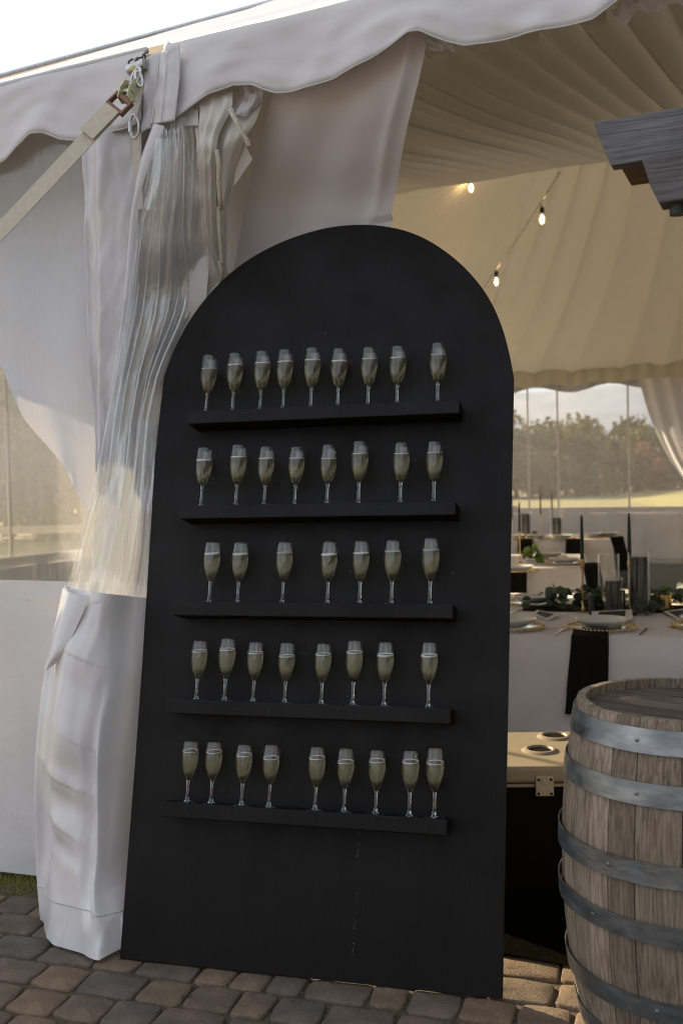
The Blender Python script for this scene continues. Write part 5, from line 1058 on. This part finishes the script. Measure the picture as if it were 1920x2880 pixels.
# ================================================================ TABLES
def table(label, f0, f1, left, right, depth, z, zf=0.0, seed=0, cut=None):
    """f0,f1 two world points on the front edge; extends from left to right along it"""
    a = Vector(f0); b = Vector(f1); u = (b-a); u.z = 0; u.normalize(); v = Vector((-u.y, u.x, 0))
    ang = math.atan2(u.y, u.x); o = a+u*left
    t = thing('banquet_table', label, 'table', (o.x, o.y, zf), ang); L = right-left
    H = z-zf
    rg = random.Random(seed)
    # cloth: top + drop around as one surface
    per = []; rc = .035; n1 = int(L*34); n2 = int(depth*24)
    for i in range(n1): per.append((L*i/n1, 0))
    for i in range(n2): per.append((L, depth*i/n2))
    for i in range(n1): per.append((L-L*i/n1, depth))
    for i in range(n2): per.append((0, depth-depth*i/n2))
    n = len(per); vs = []; fs = []; zsn = 13
    c = Vector((L/2, depth/2))
    def outw(i):
        x, y = per[i]; ox = 0; oy = 0
        if y < 1e-6: oy = -1
        if y > depth-1e-6: oy = 1
        if x < 1e-6: ox = -1
        if x > L-1e-6: ox = 1
        return Vector((ox, oy)).normalized() if (ox or oy) else Vector((0, -1))
    s_ = 0
    for i in range(n):
        x, y = per[i]; o_ = outw(i); s_ = x+y*1.7 if i < n1+n2 else -x-y*1.7
        f = math.sin(s_*9+1.5*N(s_*1.6, seed))*.5+.5; f2 = N(s_*3.5, seed+3)
        cd = min(abs(x)+abs(y), abs(L-x)+abs(y), abs(x)+abs(depth-y), abs(L-x)+abs(depth-y)); ck = math.exp(-(cd/.12)**2)
        for j in range(zsn+1):
            b_ = j/zsn; out = .006+.012*ss(0, .06, b_)+b_*(.028*f*b_+.035*f2*b_+.07*ck)+.01
            zz = H-(H-.008)*b_ - (0 if j else -.0)
            if j == 0: out = -.008; zz = H
            if j == 1: out = .008; zz = H-.006
            vs.append((x+o_.x*out, y+o_.y*out, zz))
    for i in range(n):
        for j in range(zsn): A = i*(zsn+1)+j; B_ = ((i+1) % n)*(zsn+1)+j; fs.append((A, A+1, B_+1, B_))
    fs.append(tuple(i*(zsn+1) for i in range(n)))
    mb = MB(); mb.add(vs, fs); me = mb.mesh('tablecloth', True, R(60)); link('tablecloth', me, MT['linen'], t)
    t.rotation_euler = (0, 0, ang)
    return t, o, u, v, ang
f0, f1 = (0.7979,4.7264,0.762), (1.5438,4.5231,0.762)
tA, oA, uA, vA, aA = table('near banquet table with pale floor-length cloth behind the barrel', f0, f1, -.45, 2.2, 1.75, .762, -.026, 1)
f2, f3 = (1.4227,8.3038,0.762), (1.9527,8.162,0.762)
tB, oB, uB, vB, aB = table('middle banquet table with pale cloth right of the board edge', f2, f3, -1.6, 0.5487, 1.5, .762, -.026, 2)
f4, f5 = (2.0857,12.1381,0.762), (3.219,11.8685,0.762)
tC, oC, uC, vC, aC = table('farthest banquet table with pale cloth near the far window wall', f4, f5, -2.0, 1.14, 1.2, .762, -.026, 3)
def napkin(label, p, ang, wd, drop, top=.16, ztop=.766, tiltx=0):
    """black napkin lying on the table edge and hanging over it; p world point on the edge"""
    t = thing('napkin', label, 'napkin', (p[0], p[1], ztop), ang, 'black napkins hanging over the table edges')
    rows = [[(-wd/2, top, .003), (0, top, .003), (wd/2, top, .003)], [(-wd/2, .03, .003), (0, .03, .003), (wd/2, .03, .003)], [(-wd/2-.004, -.024, -.006), (0, -.024, -.006), (wd/2, -.024, -.006)],
            [(-wd/2-.006, -.034, -.05), (0, -.036, -.05), (wd/2, -.034, -.05)], [(-wd/2-.02+tiltx*.5, -.05, -drop*.5), (tiltx*.5, -.055, -drop*.5), (wd/2-.004+tiltx*.5, -.05, -drop*.5)], [(-wd/2-.035+tiltx, -.075, -drop), (tiltx, -.08, -drop), (wd/2-.01+tiltx, -.075, -drop)]]
    sheet('cloth', rows, MT['napkin'], t, 16, 30, lambda a, b, p_: (0, -.004*math.sin(a*14)*b-.002*N(a*6, b*5), 0), thick=.003)
    return t
na = (1.1483,4.6337,0.762)
napkin('black napkin hanging over the near table edge below the centre plate', na, aA, .165, .36)
napkin('black napkin of the next place setting to the right on the near table', (1.6704,4.4791,0.762), aA, .165, .36)
for i, (x, y, wd, tx) in enumerate(((1190, 1304, .17, 0), (1110, 1304, .17, 0))):
    pass
def wp(px): return px
napkin('black napkin over the left of the middle table edge', (1.4433,8.2556,0.762), aB, .17, .55)
napkin('black napkin over the right end of the middle table', (2.0739,8.4802,0.762), aB+R(38), .24, .52, .05, tiltx=.10)
napkin('black napkin at the left of the farthest table', (2.2243,12.0828,0.762), aC, .17, .5)
napkin('black napkin at the middle of the farthest table', (2.7568,11.8701,0.762), aC, .17, .5)
napkin('black napkin over the right end of the farthest table', (3.3611,12.2919,0.762), aC+R(35), .24, .62, .05, tiltx=.14)

def charger_meshes():
    mb = MB(); mb.lathe([(.0003, .002), (.10, .002), (.155, .008), (.155, .0105), (.10, .005), (.0003, .005)], 40); cg = mb.mesh('charger_plate', True)
    mb = MB(); n = 56
    for k in range(n):
        a = 2*math.pi*k/n; mb.lathe([(.0004, -.0075), (.0068, -.003), (.0068, .003), (.0004, .0075)], 5, Matrix.Translation((.162*math.cos(a), .162*math.sin(a), .0095)))
    bd = mb.mesh('bead_rim', True)
    mb = MB(); mb.lathe([(.0003, .008), (.07, .008), (.08, .010), (.116, .034), (.128, .046), (.1285, .048), (.124, .048), (.111, .036), (.078, .0145), (.0003, .0125)], 44); pl = mb.mesh('plate', True)
    cg.materials.append(MT['tglass']); bd.materials.append(MT['gold']); pl.materials.append(MT['china']); return cg, bd, pl
CG, BD, PLT = charger_meshes()
def setting(p, label, lift=.0, sc=1.0, group='place settings on the banquet tables'):
    t = thing('charger', label.replace('plate', 'gold-beaded glass charger'), 'charger plate', (p[0], p[1], .768+lift), 0, 'gold-beaded chargers on the tables'); t.scale = (sc,)*3
    link('tray', CG, None, t); link('bead_rim', BD, None, t)
    q = thing('dinner_plate', label, 'plate', (p[0], p[1], .768+lift), 0, 'white plates on the tables'); q.scale = (sc,)*3
    link('bowl', PLT, None, q)
setting((1.251,4.8213,0.785), 'white plate at the centre of the near table above the hanging napkin')
setting((0.8217,4.9105,0.785), 'white plate on the near table cut by the board edge')
setting((1.7549,4.7929,0.785), 'white plate on the near table at the right picture edge')
setting((1.1196,5.8372,0.8), 'white plate at the far left side of the near table')
setting((1.6264,5.9522,0.8), 'white plate behind the pillar candles on the near table')
setting((2.0569,5.7716,0.8), 'white plate at the back right of the near table')
setting((1.903,8.5439,0.8), 'white plate at the right end of the middle table')
setting((1.3884,7.9013,0.8), 'white plate at the left of the middle table beside the board')
setting((1.9044,9.1827,0.8), 'white plate at the back of the middle table')
for i, (x, l) in enumerate(((150, 'white plate left on the farthest table'), (330, 'white plate second from the left on the farthest table'), (520, 'white plate before the cylinder on the farthest table'), (780, 'white plate right of centre on the farthest table'), (920, 'white plate at the right end of the farthest table'))):
    pass
for p, l in zip([(2.1261,12.2691,0.79),(2.3913,12.2112,0.79),(2.6586,12.0448,0.79),(3.0675,12.2502,0.79),(3.29,12.3214,0.79)], ('white plate left on the farthest table', 'white plate second from the left on the farthest table', 'white plate before the cylinder on the farthest table', 'white plate right of centre on the farthest table', 'white plate at the right end of the farthest table')):
    setting(p, l)

def fork_mesh():
    mb = MB(); mb.prism([(-.0028, 0), (.0028, 0), (.0035, .06), (.0022, .12), (.011, .14), (.012, .16), (-.012, .16), (-.011, .14), (-.0022, .12), (-.0035, .06)], 0, .002, 'z')
    for k in range(4): mb.box(-.012+k*.0067, -.0085+k*.0067, .16, .20, 0, .0018)
    return mb.mesh('fork')
def knife_mesh():
    mb = MB(); mb.prism([(-.004, 0), (.004, 0), (.004, .09), (.008, .10), (.009, .17), (.004, .215), (-.004, .20), (-.0035, .09)], 0, .0022, 'z'); return mb.mesh('knife')
FK, KN = fork_mesh(), knife_mesh(); FK.materials.append(MT['gold']); KN.materials.append(MT['gold'])
def cutlery(kind, me, a, b, label):
    A, B_ = Vector(a), Vector(b); d = B_-A; t = bpy.data.objects.new(kind, me); COL.objects.link(t); t.location = (A.x, A.y, .7665); t.rotation_euler = (0, 0, math.atan2(d.y, d.x)-math.pi/2)
    t['label'] = label; t['category'] = kind; t['group'] = 'gold cutlery on the near table'
cutlery('knife', KN, (0.8355,4.7382,0.765), (1.0356,4.9098,0.765), 'gold knife right of the plate cut by the board edge')
cutlery('fork', FK, (0.9878,4.66,0.765), (1.1188,4.9415,0.765), 'gold fork left of the centre plate on the near table')
cutlery('knife', KN, (1.3709,4.6065,0.765), (1.5113,4.8996,0.765), 'gold knife right of the centre plate on the near table')
cutlery('fork', FK, (1.6058,4.6514,0.765), (1.5793,4.9299,0.765), 'gold fork near the right picture edge on the near table')
cutlery('knife', KN, (0.9071,5.426,0.765), (1.1007,5.8139,0.765), 'gold knife between the two left plates of the near table')
def menu(a, b, c, d, label):
    pts = [Vector(q) for q in (a, b, c, d)]; ctr = sum(pts, Vector())/4
    t = thing('menu_card', label, 'menu card', tuple(ctr), 0, 'white menu cards with black print')
    mb = MB(); k = len(pts); top = [p-ctr+Vector((0, 0, .0015)) for p in pts]; bot = [p-ctr for p in pts]
    mb.add(top+bot, [(0, 1, 2, 3), (7, 6, 5, 4)]+[(i, (i+1) % 4, (i+1) % 4+4, i+4) for i in range(4)]); link('card', mb.mesh('card'), MT['paper'], t)
    mb = MB(); mb.add([p*.66+Vector((0, 0, .0030)) for p in top], [(0, 1, 2, 3)]); link('print', mb.mesh('print'), MT['print'], t)
menu((1.2585,5.0517,0.79), (1.4281,4.9229,0.79), (1.518,5.2299,0.8), (1.2957,5.187,0.8), 'white menu card with black panel behind the centre plate')
menu((1.0117,5.332,0.775), (1.0406,5.074,0.775), (1.1441,5.2851,0.775), (1.0675,5.4864,0.775), 'white menu card with black panel lying left on the near table')
menu((1.7046,5.3084,0.775), (1.6737,4.9484,0.775), (1.8298,5.1209,0.775), (1.8399,5.3991,0.775), 'white menu card with black panel at the right of the near table')

def candlestick(p, zc, zt, label, zb=.765, sc=1.0, grp='gold candlesticks with black tapers'):
    """gold stick from zb to zc, black taper to zt"""
    t = thing('candlestick', label.replace('taper candle in', 'candlestick under'), 'candlestick', (p[0], p[1], zb), 0, grp); h = zc-zb
    mb = MB(); mb.lathe([(.0003, 0), (.036, 0), (.036, .004), (.012, .010), (.006, .02), (.0045, .05), (.0042, h-.07), (.008, h-.06), (.010, h-.045), (.0125, h-.03), (.0125, h-.004), (.0003, h-.004)], 16); link('stick', mb.mesh('stick', True, R(40)), MT['gold'], t)
    q = thing('taper_candle', label, 'candle', (p[0], p[1], zc-.003), 0, 'black taper candles'); hc = zt-zc
    mb = MB(); mb.lathe([(.0003, 0), (.0108, 0), (.0100, hc*.5), (.0068, hc*.95), (.0040, hc), (.0003, hc+.004)], 12); link('wax', mb.mesh('wax', True, R(50)), MT['candle'], q)
def zat(y, d, x): return 0
candlestick((1.3124,5.45,0.8209), 1.0577, 1.2986, 'tall black taper candle in gold stick rising left of the glass cylinders')
candlestick((1.5424,5.35,0.8148), 1.0506, 1.3075, 'tall black taper candle in gold stick rising right of the glass cylinders')
candlestick((1.5518,8.7,0.9253), 1.0442, 1.3026, 'black taper candle in gold stick on the middle table')
candlestick((2.496,12.5,0.8166), 1.0687, 1.3945, 'left black taper candle in gold stick on the farthest table', sc=1.4)
candlestick((2.6383,12.5,0.8134), 1.021, 1.347, 'right black taper candle in gold stick on the farthest table')
candlestick((2.1554,12.6,0.7894), 1.0137, 1.3273, 'black taper candle in gold stick on the farthest table at the board edge')
def cylinder(p, r, h, ch, label, cr=.034, zb=.766, votive=False):
    t = thing('glass_cylinder', label, 'glass vase' if not votive else 'votive glass', (p[0], p[1], zb), 0, 'glass cylinders on the tables')
    mb = MB(); mb.lathe([(.0003, 0), (r, 0), (r, h), (r-.0025, h), (r-.0025, .006), (.0003, .006)], 28); link('glass', mb.mesh('glass', True, R(40)), MT['tglass'] if not votive else MT['gold'], t)
    if ch:
        q = thing('pillar_candle', label.replace('glass cylinder', 'black pillar candle inside the glass').replace('around a black pillar', '')[:90], 'candle', (p[0], p[1], zb+.0065), 0, 'black pillar candles')
        mb = MB(); mb.lathe([(.0003, 0), (cr, 0), (cr, ch-.004), (cr-.004, ch), (.0003, ch)], 20); link('wax', mb.mesh('wax', True, R(40)), MT['candle'], q)
cylinder((1.5763,5.3,0.8011), .056, .33, .30, 'tall glass cylinder around a black pillar right of the second taper', .046)
cylinder((1.5361,5.75,0.7663), .060, .29, 0, 'empty tall glass cylinder behind the short one')
cylinder((1.4358,5.3,0.8043), .052, .195, .175, 'short glass cylinder around a black pillar between the tapers', .038)
cylinder((1.5679,5.6,0.7838), .042, .20, .09, 'narrow glass cylinder with low black candle', .020)
cylinder((1.7472,5.45,0.7817), .050, .085, 0, 'gold patterned votive cup among the greenery', votive=True)
cylinder((1.4486,5.85,0.7841), .045, .07, 0, 'gold votive cup behind the first taper', votive=True)
cylinder((2.2847,12.4,0.8117), .085, .36, .30, 'glass cylinder around a black pillar at the left of the farthest table', .06)
cylinder((2.6714,12.4,0.8029), .085, .36, .24, 'glass cylinder around a black pillar at the middle of the farthest table', .06)
cylinder((2.3994,12.4,0.8091), .04, .10, .08, 'small glass cylinder on the farthest table', .03)
q = thing('pillar_candle', 'thin short black candle standing in the greenery right of the first taper', 'candle', (1.3098,5.25,0.766), 0)
mb = MB(); mb.lathe([(.0003, 0), (.016, 0), (.016, .11), (.013, .115), (.0003, .115)], 14); link('wax', mb.mesh('wax', True, R(40)), MT['candle'], q)

# greenery
def leaf_mesh():
    mb = MB(); vs = [(0, 0, 0)]; n = 8
    for k in range(n): a = 2*math.pi*k/n; vs.append((.024*math.cos(a)*(1-.12*math.cos(a))+.024, .019*math.sin(a), .004*math.cos(2*a)))
    vs.append((.024, 0, -.003)); fs = [(9, 1+k, 1+(k+1) % n) for k in range(n)]+[]
    mb.add(vs[1:], [tuple(i-1 for i in f) for f in fs]); 
    mb2 = MB(); mb2.add(vs[1:], [tuple(i-1 for i in f) for f in fs]); return mb2.mesh('leaf', True)
LFM = leaf_mesh(); LFM.materials.append(MT['leaf'])
LFB = leaf_mesh(); LFB.materials.append(MT['leaf_bright'])
def garland(label, pts, n, me, sc=1.0, wd=.06, seed=0, hgt=.07):
    p0 = Vector(pts[0]); t = thing('eucalyptus_garland', label, 'greenery', (p0.x, p0.y, .767)); rg = random.Random(seed)
    c = catmull([Vector((p[0]-p0.x, p[1]-p0.y, .012)) for p in pts], 30)
    mb = MB(); mb.tube(c, .0035, 5); link('stem', mb.mesh('stem', True), MT['bark'], t)
    for k in range(n):
        p = c[rg.randrange(31)]; l = link('leaf', me, None, t)
        l.location = (p.x+rg.uniform(-wd, wd), p.y+rg.uniform(-wd, wd), rg.uniform(.006, hgt)); l.rotation_euler = (rg.uniform(-1.1, 1.1), rg.uniform(-1.1, .6), rg.uniform(0, 6.28)); s = sc*rg.uniform(.7, 1.3); l.scale = (s, s, s)
garland('eucalyptus garland on the black runner left of the glass cylinders', [(1.0969,5.6361,0.77),(1.1743,5.622,0.77),(1.2705,5.6045,0.77),(1.3477,5.4858,0.77),(1.4766,5.7309,0.77)], 90, LFM, 1.25, .075, 1, .10)
garland('eucalyptus garland right of the glass cylinders', [(1.5345,5.2557,0.77),(1.6218,5.337,0.77),(1.7367,5.5196,0.77),(1.8868,5.654,0.77),(2.0123,5.7432,0.77)], 70, LFM, 1.2, .07, 2, .09)
garland('bright green sprig on the middle table', [(1.6159,8.7483,0.77),(1.675,8.7314,0.77),(1.7364,8.7797,0.77)], 22, LFB, 1.8, .06, 3, .09)
# black runner under the garland
rn = thing('table_runner', 'black runner lying lengthwise on the near table under the greenery', 'table runner')
ra, rb = Vector((0.9917,5.5368,0.765)), Vector((2.1126,5.2175,0.765)); rc_, rd = Vector((2.2261,5.4968,0.765)), Vector((1.0758,5.8471,0.765))
sheet('cloth', [[tuple(rd), tuple(rc_)], [tuple(ra), tuple(rb)]], MT['napkin'], rn, 60, 6, lambda a, b, p: (0, 0, .003+.002*N(a*30, b*3)), thick=.002)

# storage tote by the far wall
to = thing('storage_tote', 'frosted plastic storage tote with lid on the floor by the far wall', 'storage box', (4.4688,13.4657,-0.03), TA)
mb = MB(); wd, dp, h = .40, .30, .34
mb.add([(-wd*.88, -dp*.88, 0), (wd*.88, -dp*.88, 0), (wd*.88, dp*.88, 0), (-wd*.88, dp*.88, 0), (-wd, -dp, h), (wd, -dp, h), (wd, dp, h), (-wd, dp, h)], [(0, 3, 2, 1), (4, 5, 6, 7), (0, 1, 5, 4), (1, 2, 6, 5), (2, 3, 7, 6), (3, 0, 4, 7)])
bevel(link('box', mb.mesh('box'), MT['tote'], to), .02); rbox('lid', -wd-.02, wd+.02, -dp-.02, dp+.02, h, h+.05, MT['tote'], to, .015)
rbox('handle', -wd-.035, -wd-.005, -.07, .07, h-.06, h+.02, MT['socket'], to, .008)
